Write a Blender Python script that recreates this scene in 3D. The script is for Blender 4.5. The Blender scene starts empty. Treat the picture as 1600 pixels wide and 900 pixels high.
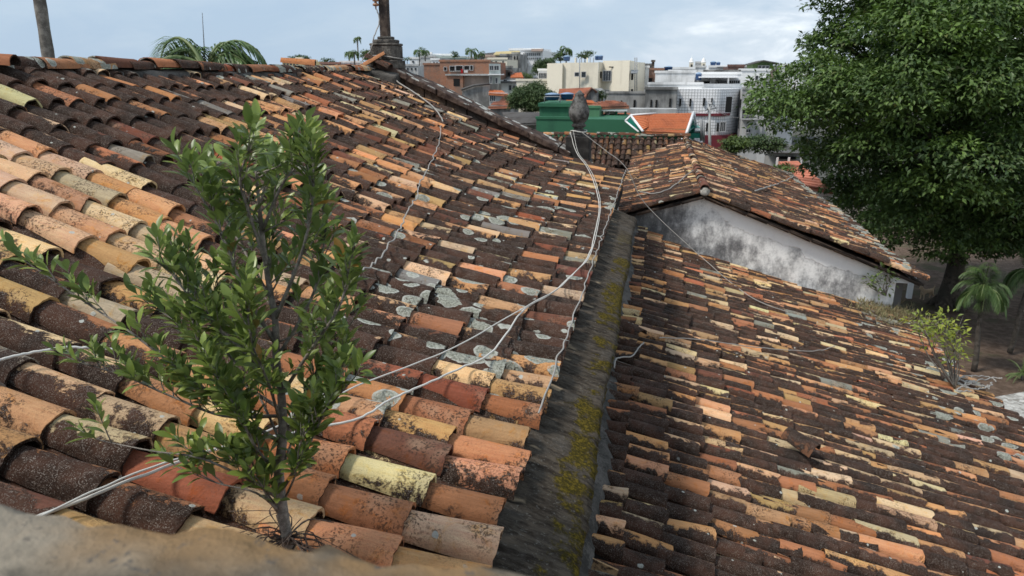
import bpy, bmesh, math, random
import numpy as np
from mathutils import Vector, Matrix
R = math.radians
rng = np.random.default_rng(11)
random.seed(5)
C = bpy.context.scene.collection

# ------------------------------------------------------------------ camera
F = 1109.0
PITCH = math.atan(333 / F); YAW = math.atan(231 / math.hypot(F, 333))
sp, cp, st, ct = math.sin(PITCH), math.cos(PITCH), math.sin(YAW), math.cos(YAW)
cam = bpy.data.cameras.new('camera'); camo = bpy.data.objects.new('camera', cam); C.objects.link(camo)
camo.rotation_euler = (R(90) - PITCH, 0, YAW)
cam.sensor_width = 36; cam.lens = F / 1600 * 36
cam.clip_start = .02; cam.clip_end = 3000
cam.dof.use_dof = True; cam.dof.focus_distance = 3.6; cam.dof.aperture_fstop = 6.5
bpy.context.scene.camera = camo

def ray(x, y):
    u = x - 800; v = y - 450
    f = F * cp - v * sp; up = -F * sp - v * cp
    return (u * ct - f * st, u * st + f * ct, up)
def atY(x, y, Y):
    r = ray(x, y); t = Y / r[1]; return Vector((r[0] * t, Y, r[2] * t))
def atZ(x, y, Z):
    r = ray(x, y); t = Z / r[2]; return Vector((r[0] * t, r[1] * t, Z))
def proj(X, Y, Z):
    ri = X * ct + Y * st; f = -X * st + Y * ct
    zc = f * cp - Z * sp; d = -f * sp - Z * cp
    return 800 + F * ri / zc, 450 + F * d / zc, zc

# ------------------------------------------------------------------ world, sun, exposure
SUN_EL, SUN_AZ = 54, -125          # azimuth from +Y towards +X
w = bpy.data.worlds.new('World'); bpy.context.scene.world = w; w.use_nodes = True
nt = w.node_tree; nt.nodes.clear(); N = nt.nodes.new; L = nt.links.new
out = N('ShaderNodeOutputWorld'); bg = N('ShaderNodeBackground'); bg.inputs[1].default_value = .058
sky = N('ShaderNodeTexSky'); sky.sky_type = 'NISHITA'; sky.sun_disc = False
sky.sun_elevation = R(SUN_EL); sky.sun_rotation = R(SUN_AZ)
tc = N('ShaderNodeTexCoord'); sx = N('ShaderNodeSeparateXYZ'); L(tc.outputs['Generated'], sx.inputs[0])
def wm(op, a, b=None, c=None, clamp=False):
    n = N('ShaderNodeMath'); n.operation = op; n.use_clamp = clamp
    for i, v in enumerate((a, b, c)):
        if v is None: continue
        if isinstance(v, (int, float)): n.inputs[i].default_value = v
        else: L(v, n.inputs[i])
    return n.outputs[0]
cx = N('ShaderNodeCombineXYZ'); L(wm('MULTIPLY', sx.outputs[0], 3.2), cx.inputs[0]); L(wm('MULTIPLY', sx.outputs[1], 3.2), cx.inputs[1]); L(wm('MULTIPLY', sx.outputs[2], 9.5), cx.inputs[2])
n1 = N('ShaderNodeTexNoise'); n1.inputs['Scale'].default_value = .55; n1.inputs['Detail'].default_value = 7; n1.inputs['Roughness'].default_value = .52
L(cx.outputs[0], n1.inputs['Vector'])
n2 = N('ShaderNodeTexNoise'); n2.inputs['Scale'].default_value = 1.5; n2.inputs['Detail'].default_value = 8; n2.inputs['Roughness'].default_value = .6; n2.inputs['Distortion'].default_value = .3
L(cx.outputs[0], n2.inputs['Vector'])
# heavier, brighter cumulus towards the east (right of the view), blue-grey sheet elsewhere
east = wm('MULTIPLY_ADD', sx.outputs[0], 1.5, .08, clamp=True)
amt = wm('ADD', wm('MULTIPLY_ADD', n1.outputs[0], 1.5, -.42), wm('MULTIPLY', wm('MULTIPLY_ADD', n2.outputs[0], 2.6, -.85), wm('ADD', east, .30)))
amt = wm('ADD', amt, wm('MULTIPLY', east, wm('MULTIPLY_ADD', sx.outputs[2], -1.6, .42)))
ramp = N('ShaderNodeValToRGB'); L(amt, ramp.inputs[0]); e = ramp.color_ramp.elements
e[0].position = .30; e[0].color = (3.3, 4.3, 5.5, 1)
e[1].position = 1.0; e[1].color = (8.6, 9.0, 9.2, 1)
m = ramp.color_ramp.elements.new(.55); m.color = (3.9, 4.8, 5.8, 1)
m = ramp.color_ramp.elements.new(.74); m.color = (5.0, 5.7, 6.5, 1)
mx = N('ShaderNodeMixRGB'); mx.inputs[0].default_value = .93
L(sky.outputs[0], mx.inputs[1]); L(ramp.outputs[0], mx.inputs[2]); L(mx.outputs[0], bg.inputs[0]); L(bg.outputs[0], out.inputs[0])
sun = bpy.data.lights.new('sun', 'SUN'); sun.energy = 1.5; sun.angle = R(11); sun.color = (1, .95, .88)
so = bpy.data.objects.new('sun', sun); C.objects.link(so)
_d = Vector((math.sin(R(SUN_AZ)) * math.cos(R(SUN_EL)), math.cos(R(SUN_AZ)) * math.cos(R(SUN_EL)), math.sin(R(SUN_EL))))
so.rotation_euler = _d.to_track_quat('Z', 'Y').to_euler()
vs = bpy.context.scene.view_settings
vs.view_transform = 'Standard'; vs.look = 'None'; vs.exposure = 1.3; vs.gamma = 1; vs.use_curve_mapping = False

# ------------------------------------------------------------------ helpers
def tag(o, label=None, cat=None, group=None, kind=None):
    if label: o['label'] = label
    if cat: o['category'] = cat
    if group: o['group'] = group
    if kind: o['kind'] = kind
    return o
def thing(name, label, cat, loc=(0, 0, 0), group=None, kind=None):
    o = bpy.data.objects.new(name, None); C.objects.link(o); o.location = loc; o.empty_display_size = .2
    return tag(o, label, cat, group, kind)
def link(name, me, mats, parent=None):
    if not isinstance(mats, (list, tuple)): mats = [mats]
    for m_ in mats: me.materials.append(m_)
    o = bpy.data.objects.new(name, me); C.objects.link(o)
    if parent is not None:
        o.parent = parent
        off = Vector(parent.location) if parent.parent is None else Vector((0, 0, 0))
        o.matrix_parent_inverse = Matrix.Translation(-off)
    return o
def quads_mesh(name, V, Q, smooth=True, attrs=None):
    V = np.asarray(V, dtype=np.float32); Q = np.asarray(Q, dtype=np.int32)
    me = bpy.data.meshes.new(name)
    me.vertices.add(len(V)); me.vertices.foreach_set('co', V.ravel())
    k = Q.shape[1]
    me.loops.add(Q.size); me.loops.foreach_set('vertex_index', Q.ravel())
    me.polygons.add(len(Q)); me.polygons.foreach_set('loop_start', np.arange(0, Q.size, k, dtype=np.int32))
    me.polygons.foreach_set('use_smooth', np.full(len(Q), smooth, dtype=bool))
    me.update(calc_edges=True)
    for an, arr in (attrs or {}).items():
        a = me.attributes.new(an, 'FLOAT_COLOR', 'POINT')
        a.data.foreach_set('color', np.asarray(arr, dtype=np.float32).ravel())
    return me
class MB:
    def __init__(s): s.v = []; s.f = []; s.sm = []
    def add(s, vs_, fs, smooth=False):
        b = len(s.v); s.v += [tuple(p) for p in vs_]; s.f += [tuple(b + i for i in f) for f in fs]; s.sm += [smooth] * len(fs)
    def box(s, x0, y0, z0, x1, y1, z1):
        s.hexa([(x0, y0), (x1, y0), (x1, y1), (x0, y1)], z0, z1)
    def hexa(s, fp, z0, z1):
        n = len(fp); z0s = z0 if hasattr(z0, '__len__') else [z0] * n; z1s = z1 if hasattr(z1, '__len__') else [z1] * n
        vs_ = [(p[0], p[1], z0s[i]) for i, p in enumerate(fp)] + [(p[0], p[1], z1s[i]) for i, p in enumerate(fp)]
        fs = [tuple(reversed(range(n))), tuple(range(n, 2 * n))] + [(i, (i + 1) % n, n + (i + 1) % n, n + i) for i in range(n)]
        s.add(vs_, fs)
    def tube(s, pts, rad, seg=8, cap=True):
        pts = [Vector(p) for p in pts]; n = len(pts)
        rs = rad if hasattr(rad, '__len__') else [rad] * n
        vs_ = []; prev = None
        for i, p in enumerate(pts):
            t = (pts[min(i + 1, n - 1)] - pts[max(i - 1, 0)])
            if t.length < 1e-9: t = Vector((0, 0, 1))
            t.normalize()
            if prev is None:
                a = t.cross(Vector((0, 0, 1)) if abs(t.z) < .9 else Vector((1, 0, 0))).normalized()
            else:
                a = prev - t * prev.dot(t)
                a = a.normalized() if a.length > 1e-6 else t.orthogonal().normalized()
            prev = a; b = t.cross(a)
            for k in range(seg):
                q = 2 * math.pi * k / seg
                vs_.append(p + (a * math.cos(q) + b * math.sin(q)) * rs[i])
        fs = []
        for i in range(n - 1):
            for k in range(seg):
                fs.append((i * seg + k, i * seg + (k + 1) % seg, (i + 1) * seg + (k + 1) % seg, (i + 1) * seg + k))
        if cap: fs += [tuple(reversed(range(seg))), tuple(range((n - 1) * seg, n * seg))]
        s.add(vs_, fs, True)
    def lathe(s, c, prof, seg=20, squash=1, jit=0):
        vs_ = []; fs = []
        for (r, z) in prof:
            for k in range(seg):
                q = 2 * math.pi * k / seg; rr = r * (1 + random.uniform(-jit, jit))
                vs_.append((c[0] + rr * math.cos(q), c[1] + rr * math.sin(q) * squash, c[2] + z))
        for i in range(len(prof) - 1):
            for k in range(seg):
                fs.append((i * seg + k, i * seg + (k + 1) % seg, (i + 1) * seg + (k + 1) % seg, (i + 1) * seg + k))
        fs += [tuple(reversed(range(seg))), tuple(range((len(prof) - 1) * seg, len(prof) * seg))]
        s.add(vs_, fs, True)
    def build(s, name, mat, parent=None, bevel=0, rec=True):
        me = bpy.data.meshes.new(name); me.from_pydata(s.v, [], s.f)
        me.polygons.foreach_set('use_smooth', s.sm)
        if rec:
            bm = bmesh.new(); bm.from_mesh(me); bmesh.ops.recalc_face_normals(bm, faces=bm.faces); bm.to_mesh(me); bm.free()
        me.update()
        o = link(name, me, mat, parent)
        if bevel:
            md = o.modifiers.new('bevel', 'BEVEL'); md.width = bevel; md.segments = 2; md.limit_method = 'ANGLE'
        return o
def catmull(P, n=8):
    P = [Vector(p) for p in P]; o = []
    for i in range(len(P) - 1):
        a, b, c, d = P[max(i - 1, 0)], P[i], P[i + 1], P[min(i + 2, len(P) - 1)]
        for k in range(n):
            t = k / n
            o.append(.5 * ((2 * b) + (c - a) * t + (2 * a - 5 * b + 4 * c - d) * t * t + (-a + 3 * b - 3 * c + d) * t ** 3))
    o.append(P[-1]); return o

# ------------------------------------------------------------------ materials
class NT:
    def __init__(s, name):
        s.m = bpy.data.materials.new(name); s.m.use_nodes = True; s.t = s.m.node_tree
        s.b = s.t.nodes['Principled BSDF']; s.L = s.t.links.new
        s.tc = s.t.nodes.new('ShaderNodeTexCoord'); s.pos = s.tc.outputs['Object']
    def n(s, ty): return s.t.nodes.new(ty)
    def setin(s, sock, v):
        if isinstance(v, bpy.types.NodeSocket): s.L(v, sock)
        elif hasattr(v, '__len__') and len(v) == 3 and sock.type == 'RGBA': sock.default_value = (*v, 1)
        else: sock.default_value = v
    def math(s, op, a, b=0., c=0., clamp=False):
        n = s.n('ShaderNodeMath'); n.operation = op; n.use_clamp = clamp
        s.setin(n.inputs[0], a); s.setin(n.inputs[1], b); s.setin(n.inputs[2], c); return n.outputs[0]
    def noise(s, scale, detail=5, rough=.6, vec=None, dist=0, sc3=None):
        v = vec or s.pos
        if sc3:
            mp = s.n('ShaderNodeMapping'); mp.inputs['Scale'].default_value = sc3; s.L(v, mp.inputs[0]); v = mp.outputs[0]
        n = s.n('ShaderNodeTexNoise'); n.inputs['Scale'].default_value = scale; n.inputs['Detail'].default_value = detail
        n.inputs['Roughness'].default_value = rough; n.inputs['Distortion'].default_value = dist
        s.L(v, n.inputs['Vector']); return n.outputs[0]
    def vor(s, scale, vec=None, feat='F1', rand=1):
        n = s.n('ShaderNodeTexVoronoi'); n.inputs['Scale'].default_value = scale; n.feature = feat; n.inputs['Randomness'].default_value = rand
        s.L(vec or s.pos, n.inputs['Vector']); return n
    def step(s, v, a, b):
        n = s.n('ShaderNodeMapRange'); n.interpolation_type = 'SMOOTHSTEP'
        s.setin(n.inputs[0], v); n.inputs[1].default_value = a; n.inputs[2].default_value = b; return n.outputs[0]
    def mix(s, f, a, b, mode='MIX'):
        n = s.n('ShaderNodeMixRGB'); n.blend_type = mode; s.setin(n.inputs[0], f); s.setin(n.inputs[1], a); s.setin(n.inputs[2], b); return n.outputs[0]
    def attr(s, name):
        n = s.n('ShaderNodeAttribute'); n.attribute_name = name; return n
    def sep(s, v):
        n = s.n('ShaderNodeSeparateXYZ'); s.L(v, n.inputs[0]); return n.outputs
    def bump(s, h, strength=.5, dist=.01):
        n = s.n('ShaderNodeBump'); n.inputs['Strength'].default_value = strength; n.inputs['Distance'].default_value = dist
        s.L(h, n.inputs['Height']); s.L(n.outputs[0], s.b.inputs['Normal'])
    def out(s, col, rough=.9, spec=.3):
        s.setin(s.b.inputs['Base Color'], col); s.setin(s.b.inputs['Roughness'], rough); s.b.inputs['Specular IOR Level'].default_value = spec
        return s.m

def tile_material():
    m = NT('old_clay_tile')
    tint = m.attr('tint').outputs['Color']; pa = m.attr('prm'); ps = m.n('ShaderNodeSeparateColor'); m.L(pa.outputs['Color'], ps.inputs[0])
    bias, across, lich = ps.outputs[0], ps.outputs[1], ps.outputs[2]; rnd = pa.outputs['Alpha']
    # every tile reads its own patch of the noise
    cb = m.n('ShaderNodeCombineXYZ'); m.L(m.math('MULTIPLY', rnd, 37), cb.inputs[0]); m.L(m.math('MULTIPLY', rnd, 91), cb.inputs[1]); m.L(m.math('MULTIPLY', rnd, 53), cb.inputs[2])
    va = m.n('ShaderNodeVectorMath'); va.operation = 'ADD'; m.L(m.pos, va.inputs[0]); m.L(cb.outputs[0], va.inputs[1]); v = va.outputs[0]
    big = m.noise(6, 2, .5, v); mid = m.noise(17, 7, .68, v, .6); fine = m.noise(90, 4, .7, v); fine2 = m.noise(230, 3, .7, v)
    streak = m.noise(9, 4, .6, v, sc3=(1, 9, 3))
    col = m.mix(m.math('MULTIPLY', streak, .55), tint, (.0, .0, .0), 'OVERLAY')
    col = m.mix(m.step(mid, .5, .72), col, (.55, .40, .22), 'SOFT_LIGHT')
    col = m.mix(m.math('MULTIPLY', m.step(big, .55, .75), .35), col, (.42, .30, .20))
    # pits and pepper
    pep = m.step(m.math('ADD', fine, m.math('MULTIPLY', mid, .35)), .67, .76)
    col = m.mix(m.math('MULTIPLY', m.step(fine2, .52, .66), .35), col, (.12, .085, .055))
    col = m.mix(m.math('MULTIPLY', pep, m.math('MULTIPLY', m.step(big, .42, .62), .8)), col, (.035, .025, .02))
    # black-brown biological crust: bias + noise + flank (across 0 = flank facing the camera side)
    g = m.math('ADD', m.math('MULTIPLY', mid, .95), m.math('MULTIPLY', big, .55))
    g = m.math('ADD', g, m.math('MULTIPLY', fine, .14)); g = m.math('ADD', g, bias)
    g = m.math('ADD', g, across); g = m.math('ADD', g, m.math('MULTIPLY', m.math('SUBTRACT', m.noise(1.6, 4, .6), .5), .55))
    g = m.math('ADD', g, m.math('MULTIPLY', m.math('SUBTRACT', fine2, .5), .25))
    crust = m.step(g, 1.36, 1.41)
    halo = m.step(g, 1.24, 1.40)
    col = m.mix(m.math('MULTIPLY', halo, .45), col, (.10, .055, .035))
    cc = m.mix(m.step(m.noise(4.5, 3, .6, v), .42, .6), (.026, .0145, .010), (.060, .029, .019))
    cc = m.mix(m.step(fine, .48, .72), cc, (.080, .056, .043))
    cc = m.mix(m.math('MULTIPLY', m.step(m.math('ADD', fine2, m.math('MULTIPLY', mid, .3)), .70, .82), .7), cc, (.26, .23, .20))
    cc = m.mix(m.math('MULTIPLY', m.step(m.noise(2.1, 2, .5), .55, .75), .5), cc, (.022, .021, .020))
    col = m.mix(crust, col, cc)
    # grey-green lichen rosettes
    vv = m.n('ShaderNodeVectorMath'); vv.operation = 'MULTIPLY_ADD'; 
    nz = m.n('ShaderNodeTexNoise'); nz.inputs['Scale'].default_value = 22; nz.inputs['Detail'].default_value = 4; m.L(v, nz.inputs['Vector'])
    m.L(nz.outputs['Color'], vv.inputs[0]); vv.inputs[1].default_value = (.028, .028, .028); m.L(v, vv.inputs[2])
    vs3 = m.n('ShaderNodeVectorMath'); vs3.operation = 'MULTIPLY'; m.L(vv.outputs[0], vs3.inputs[0]); vs3.inputs[1].default_value = (.62, 1.05, .8)
    vo = m.vor(8.0, vs3.outputs[0]); vc = m.n('ShaderNodeSeparateColor'); m.L(vo.outputs['Color'], vc.inputs[0])
    thr = m.math('SUBTRACT', m.math('ADD', m.math('MULTIPLY', vc.outputs[0], .55), m.math('MULTIPLY', lich, 1.0)), .52)
    lm = m.math('SUBTRACT', thr, m.math('MULTIPLY', vo.outputs['Distance'], 1.0))
    lmask = m.step(lm, .0, .03)
    rim = m.math('MULTIPLY', lmask, m.step(lm, .11, .03))
    lcol = m.mix(m.step(fine, .38, .62), (.15, .155, .125), (.33, .335, .285))
    lcol = m.mix(m.math('MULTIPLY', rim, .5), lcol, (.50, .50, .46))
    col = m.mix(m.math('MULTIPLY', lmask, m.step(m.noise(60, 3, .6, v), .30, .42)), col, lcol)
    vo2 = m.vor(26, vv.outputs[0]); vc2 = m.n('ShaderNodeSeparateColor'); m.L(vo2.outputs['Color'], vc2.inputs[0])
    l2 = m.math('MULTIPLY', m.step(vc2.outputs[1], .972, .975), m.step(m.math('ADD', vo2.outputs['Distance'], m.math('MULTIPLY', vc2.outputs[2], .22)), .38, .32))
    col = m.mix(m.math('MULTIPLY', l2, .85), col, (.40, .41, .37))
    h = m.math('ADD', m.math('MULTIPLY', fine, .5), m.math('ADD', m.math('MULTIPLY', mid, .7), m.math('MULTIPLY', crust, .35)))
    m.bump(m.math('ADD', h, m.math('MULTIPLY', lmask, .3)), .9, .009)
    return m.out(col, .95, .12)
TILE = tile_material()

def plaster(name, col, dirt=(.1, .09, .08), amt=.5, scale=.4, rough=.9, streak=1.0, bump=.004):
    m = NT(name)
    a = m.noise(scale * 1.0, 8, .65); b = m.noise(scale * 2.2, 7, .65, sc3=(1, 1, .25)); c = m.noise(scale * 22, 3, .6)
    g = m.math('ADD', m.math('MULTIPLY', a, .6), m.math('MULTIPLY', b, .6 * streak))
    k = m.step(g, .66 - amt * .18, .76 - amt * .10)
    drip = m.noise(1.6, 5, .7, sc3=(1, 1, .09)); k2 = m.math('MULTIPLY', m.step(drip, .54, .66), m.step(m.noise(.35, 3, .5), .42, .56))
    cl = m.mix(m.math('MULTIPLY', k, .22 + amt * .65), col, dirt); cl = m.mix(m.math('MULTIPLY', k2, .18 + amt * .5), cl, dirt)
    cl = m.mix(m.math('MULTIPLY', c, .14), cl, (.02, .02, .02))
    m.bump(m.math('ADD', a, c), .3, bump * 4)
    return m.out(cl, rough, .25)
def stone(name, c0, c1, c2, scale=6, bumpd=.02):
    m = NT(name)
    a = m.noise(scale, 9, .68); b = m.noise(scale * .35, 3, .5); c = m.noise(scale * 7, 4, .7)
    cl = m.mix(m.step(a, .38, .62), c0, c1); cl = m.mix(m.step(m.math('ADD', m.math('MULTIPLY', b, .6), m.math('MULTIPLY', c, .5)), .52, .66), cl, c2)
    m.bump(m.math('ADD', a, m.math('MULTIPLY', c, .4)), .9, bumpd)
    return m.out(cl, .95, .2)
def plain(name, col, rough=.6, spec=.4, var=.15, sc=3, metal=0):
    m = NT(name); a = m.noise(sc, 5, .6)
    c = m.mix(m.math('MULTIPLY', a, var * 2), col, tuple(x * .45 for x in col))
    m.b.inputs['Metallic'].default_value = metal
    return m.out(c, rough, spec)

DARKSTONE = stone('weathered_dark_stone', (.035, .030, .027), (.085, .072, .062), (.20, .18, .155), 9, .02)
COPE = stone('coping_stone', (.045, .030, .023), (.11, .075, .055), (.055, .045, .038), 7, .03)
DECK = plain('roof_void', (.02, .016, .014), .95, .1)
CEMENT = stone('dark_cement', (.03, .028, .025), (.07, .065, .058), (.11, .10, .09), 10, .01)
WIRE = plain('white_cable', (.62, .60, .55), .55, .4, .2, 8)
WIRE2 = plain('grey_cable', (.36, .34, .31), .6, .3, .3, 8)
WOODD = stone('weathered_wood', (.05, .037, .030), (.11, .085, .068), (.04, .032, .028), 12, .01)
GLASS = plain('dark_glass', (.03, .035, .04), .15, .6, .05)
DARKIN = plain('dark_opening', (.018, .018, .018), .9, .1, .05)

def flashing_material():
    m = NT('mossy_cement_flashing')
    xyz = m.sep(m.pos)
    g = m.noise(6, 9, .75, sc3=(1.0, 4.0, 1.0)); f = m.noise(60, 4, .7); b = m.noise(1.6, 4, .55); b2 = m.noise(7, 6, .7)
    lg = m.step(m.noise(2.6, 6, .7), .5, .66)
    c = m.mix(m.step(g, .35, .65), (.022, .017, .013), (.095, .078, .060)); c = m.mix(m.math('MULTIPLY', lg, .5), c, (.10, .09, .078))
    c = m.mix(m.math('MULTIPLY', m.step(f, .56, .72), .6), c, (.20, .19, .17))
    # moss towards the low outer edge
    side = m.step(xyz[0], -.40, -.28)
    mk = m.math('ADD', m.math('MULTIPLY', b, 1.0), m.math('ADD', m.math('MULTIPLY', b2, 1.1), m.math('MULTIPLY', side, .20)))
    far = m.step(xyz[1], 8.2, 6.0)
    mk = m.math('MULTIPLY', m.step(mk, 1.20, 1.32), far)
    moss = m.mix(m.step(f, .42, .66), (.04, .032, .005), (.14, .10, .010))
    c = m.mix(m.math('MULTIPLY', mk, .92), c, moss)
    # ochre remnants of broken under-tiles, spaced like the rows above
    wv = m.math('FRACT', m.math('DIVIDE', m.math('ADD', xyz[1], .02), .21))
    band = m.math('MULTIPLY', m.step(wv, .30, .40), m.step(wv, .64, .54))
    rem = m.math('MULTIPLY', band, m.math('MULTIPLY', m.step(xyz[0], -.36, -.40), m.step(m.noise(5, 2, .5), .56, .62)))
    c = m.mix(m.math('MULTIPLY', rem, .8), c, (.34, .26, .17))
    m.bump(m.math('ADD', g, m.math('ADD', m.math('MULTIPLY', f, .5), m.math('MULTIPLY', mk, .4))), .9, .02)
    return m.out(c, .97, .08)

def gable_plaster():
    m = NT('mouldy_white_plaster')
    x, y, z = m.sep(m.pos)[:3]
    d = m.math('ADD', z, m.math('MULTIPLY_ADD', m.math('SUBTRACT', x, .84), .385, 1.93))      # 0 at the sloping roof line
    a = m.noise(1.5, 9, .70); s1 = m.noise(3.0, 9, .72, sc3=(1.7, 1, .8)); f = m.noise(26, 6, .8); cr = m.noise(1.1, 6, .62)
    g = m.math('ADD', m.math('MULTIPLY', a, .55), m.math('MULTIPLY', s1, .55))
    g = m.math('ADD', g, m.math('MULTIPLY', f, .30))
    g = m.math('ADD', g, m.math('MULTIPLY', d, -.16))
    g = m.math('ADD', g, m.math('MULTIPLY', m.step(x, 1.0, .2), .07))
    c = m.mix(m.step(g, .66, .90), (.84, .84, .82), (.22, .22, .222))
    c = m.mix(m.math('MULTIPLY', m.step(g, .84, .98), .75), c, (.05, .05, .052))
    c = m.mix(m.math('MULTIPLY', m.step(f, .55, .68), .45), c, (.55, .55, .54))
    c = m.mix(m.math('MULTIPLY', m.step(f, .45, .34), .35), c, (.06, .06, .06))
    # fresher band of paint that survives under the right-hand verge, with a wavy lower edge
    e = m.math('ADD', d, m.math('MULTIPLY', cr, .75))
    band = m.math('MULTIPLY', m.step(e, .10, .13), m.step(x, .86, .93))
    c = m.mix(m.math('MULTIPLY', band, .85), c, (.92, .92, .90))
    c = m.mix(m.math('MULTIPLY', m.step(x, 3.2, 3.9), .45), c, (.74, .74, .73))
    m.bump(m.math('ADD', a, m.math('ADD', m.math('MULTIPLY', band, .5), m.math('MULTIPLY', f, .3))), .6, .02)
    return m.out(c, .92, .25)

# ------------------------------------------------------------------ clay tiles
def tile_template(nu, nv, inv=False):
    """unit tile: s 0(head)..1(tip), angle phi 0..1; outer, inner and rim sheets; returns (s, phi, layer) arrays and quads"""
    S = []; P = []; Ly = []; Q = []
    def grid(layer, rev):
        b = len(S)
        for i in range(nu + 1):
            for j in range(nv + 1): S.append(i / nu); P.append(j / nv); Ly.append(layer)
        for i in range(nu):
            for j in range(nv):
                q = (b + i * (nv + 1) + j, b + i * (nv + 1) + j + 1, b + (i + 1) * (nv + 1) + j + 1, b + (i + 1) * (nv + 1) + j)
                Q.append(q[::-1] if rev else q)
    grid(0, inv); grid(1, not inv)
    b = len(S)
    for j in range(nv + 1):
        for l in (0, 1): S.append(1.0); P.append(j / nv); Ly.append(l)
    for j in range(nv): Q.append((b + 2 * j, b + 2 * j + 2, b + 2 * j + 3, b + 2 * j + 1))
    for ph in (0., 1.):
        b = len(S)
        for i in range(nu + 1):
            for l in (0, 1): S.append(i / nu); P.append(ph); Ly.append(l)
        for i in range(nu): Q.append((b + 2 * i, b + 2 * i + 1, b + 2 * i + 3, b + 2 * i + 2))
    return np.array(S), np.array(P), np.array(Ly, float), np.array(Q)
def make_tiles(O, S, W, Nn, tint, prm, lod=(3, 8), pan=False, near_sign=1, Len=.47, wh=.150, wt=.192, hh=.062, ht=.082, flank=.34, rough=.0025, amax=None):
    """O tip-base points, S downslope, W across, Nn normal: arrays (T,3)."""
    T = len(O)
    s, p, l, Q = tile_template(*lod, inv=pan)
    V = len(s)
    Lr = Len * (1 + rng.normal(0, .012, (T, 1)))
    if amax is not None: Lr = np.minimum(Lr, amax[:, None] + .03)
    wsc = 1 + rng.normal(0, .035, (T, 1)); hsc = 1 + rng.normal(0, .07, (T, 1))
    th = .013
    phi = p * math.pi
    wid = (wh + (wt - wh) * s)[None, :] * wsc - 2 * th * l[None, :]
    hei = (hh + (ht - hh) * s)[None, :] * hsc - th * l[None, :]
    cw = -np.cos(phi)[None, :] * wid / 2
    sn = np.sin(phi)
    cn = np.power(np.clip(sn, 0, 1), .82)[None, :] * hei
    cs = (s[None, :] - 1) * Lr
    # chips and wobble at the tip, slight belly along the length
    ph1 = rng.uniform(0, 6.28, (T, 1))
    cs = cs + (s[None, :] > .99) * rough * (np.sin(phi[None, :] * 5 + ph1) + .8 * np.sin(phi[None, :] * 11 + ph1 * 2))
    chip = (rng.random((T, 1)) < .10) * np.exp(-((p[None, :] - rng.uniform(.1, .9, (T, 1))) / .16) ** 2) * .03
    cs = cs - chip * (s[None, :] > .99)
    cn = cn + .004 * np.sin(s[None, :] * 3.14 + ph1) * (1 + 0 * phi)
    cw = cw + .004 * np.sin(s[None, :] * 2.6 + ph1 * 3)
    if pan: cn = -cn
    P_ = O[:, None, :] + cs[..., None] * S[:, None, :] + cw[..., None] * W[:, None, :] + cn[..., None] * Nn[:, None, :]
    Vv = P_.reshape(-1, 3)
    Qq = (Q[None] + (np.arange(T) * V)[:, None, None]).reshape(-1, 4)
    tn = np.repeat(np.concatenate([tint, np.ones((T, 1))], 1)[:, None, :], V, 1).reshape(-1, 4)
    # flank term: the side turned to near_sign keeps its crust, the crest wears clean
    fl = np.clip((.62 - p) / .5, -.35, 1) if near_sign > 0 else np.clip((p - .38) / .5, -.35, 1)
    fl = fl[None, :] * flank * np.ones((T, 1)) + l[None, :] * .5
    pr = np.zeros((T, V, 4)); pr[..., 0] = prm[:, 0:1]; pr[..., 1] = fl; pr[..., 2] = prm[:, 1:2]; pr[..., 3] = prm[:, 2:3]
    return Vv, Qq, tn, pr.reshape(-1, 4)
def join_tiles(name, parts, parent):
    Vs = []; Qs = []; Ts = []; Ps = []; b = 0
    for (v, q, t, p) in parts:
        Vs.append(v); Qs.append(q + b); Ts.append(t); Ps.append(p); b += len(v)
    me = quads_mesh(name, np.concatenate(Vs), np.concatenate(Qs), True, {'tint': np.concatenate(Ts), 'prm': np.concatenate(Ps)})
    return link(name, me, TILE, parent)
ORANGE = (.47, .21, .10); TERRA = (.43, .17, .082); OCHRE = (.58, .345, .15); CREAM = (.66, .53, .33); PEACH = (.60, .36, .185)
BROWN = (.20, .085, .055); PALEY = (.66, .49, .28); RED = (.34, .11, .058)
GREYT = (.30, .285, .24)
PAL = np.array([ORANGE, TERRA, OCHRE, CREAM, PEACH, BROWN, PALEY, RED, GREYT])
def pick(T, wts):
    wts = np.array(list(wts) + [0] * (len(PAL) - len(wts)), float); wts /= wts.sum()
    c = PAL[rng.choice(len(PAL), T, p=wts)]
    return np.clip(c * (1 + rng.normal(0, .10, (T, 1))) * (1 + rng.normal(0, .04, (T, 3))), .02, .8)

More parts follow.
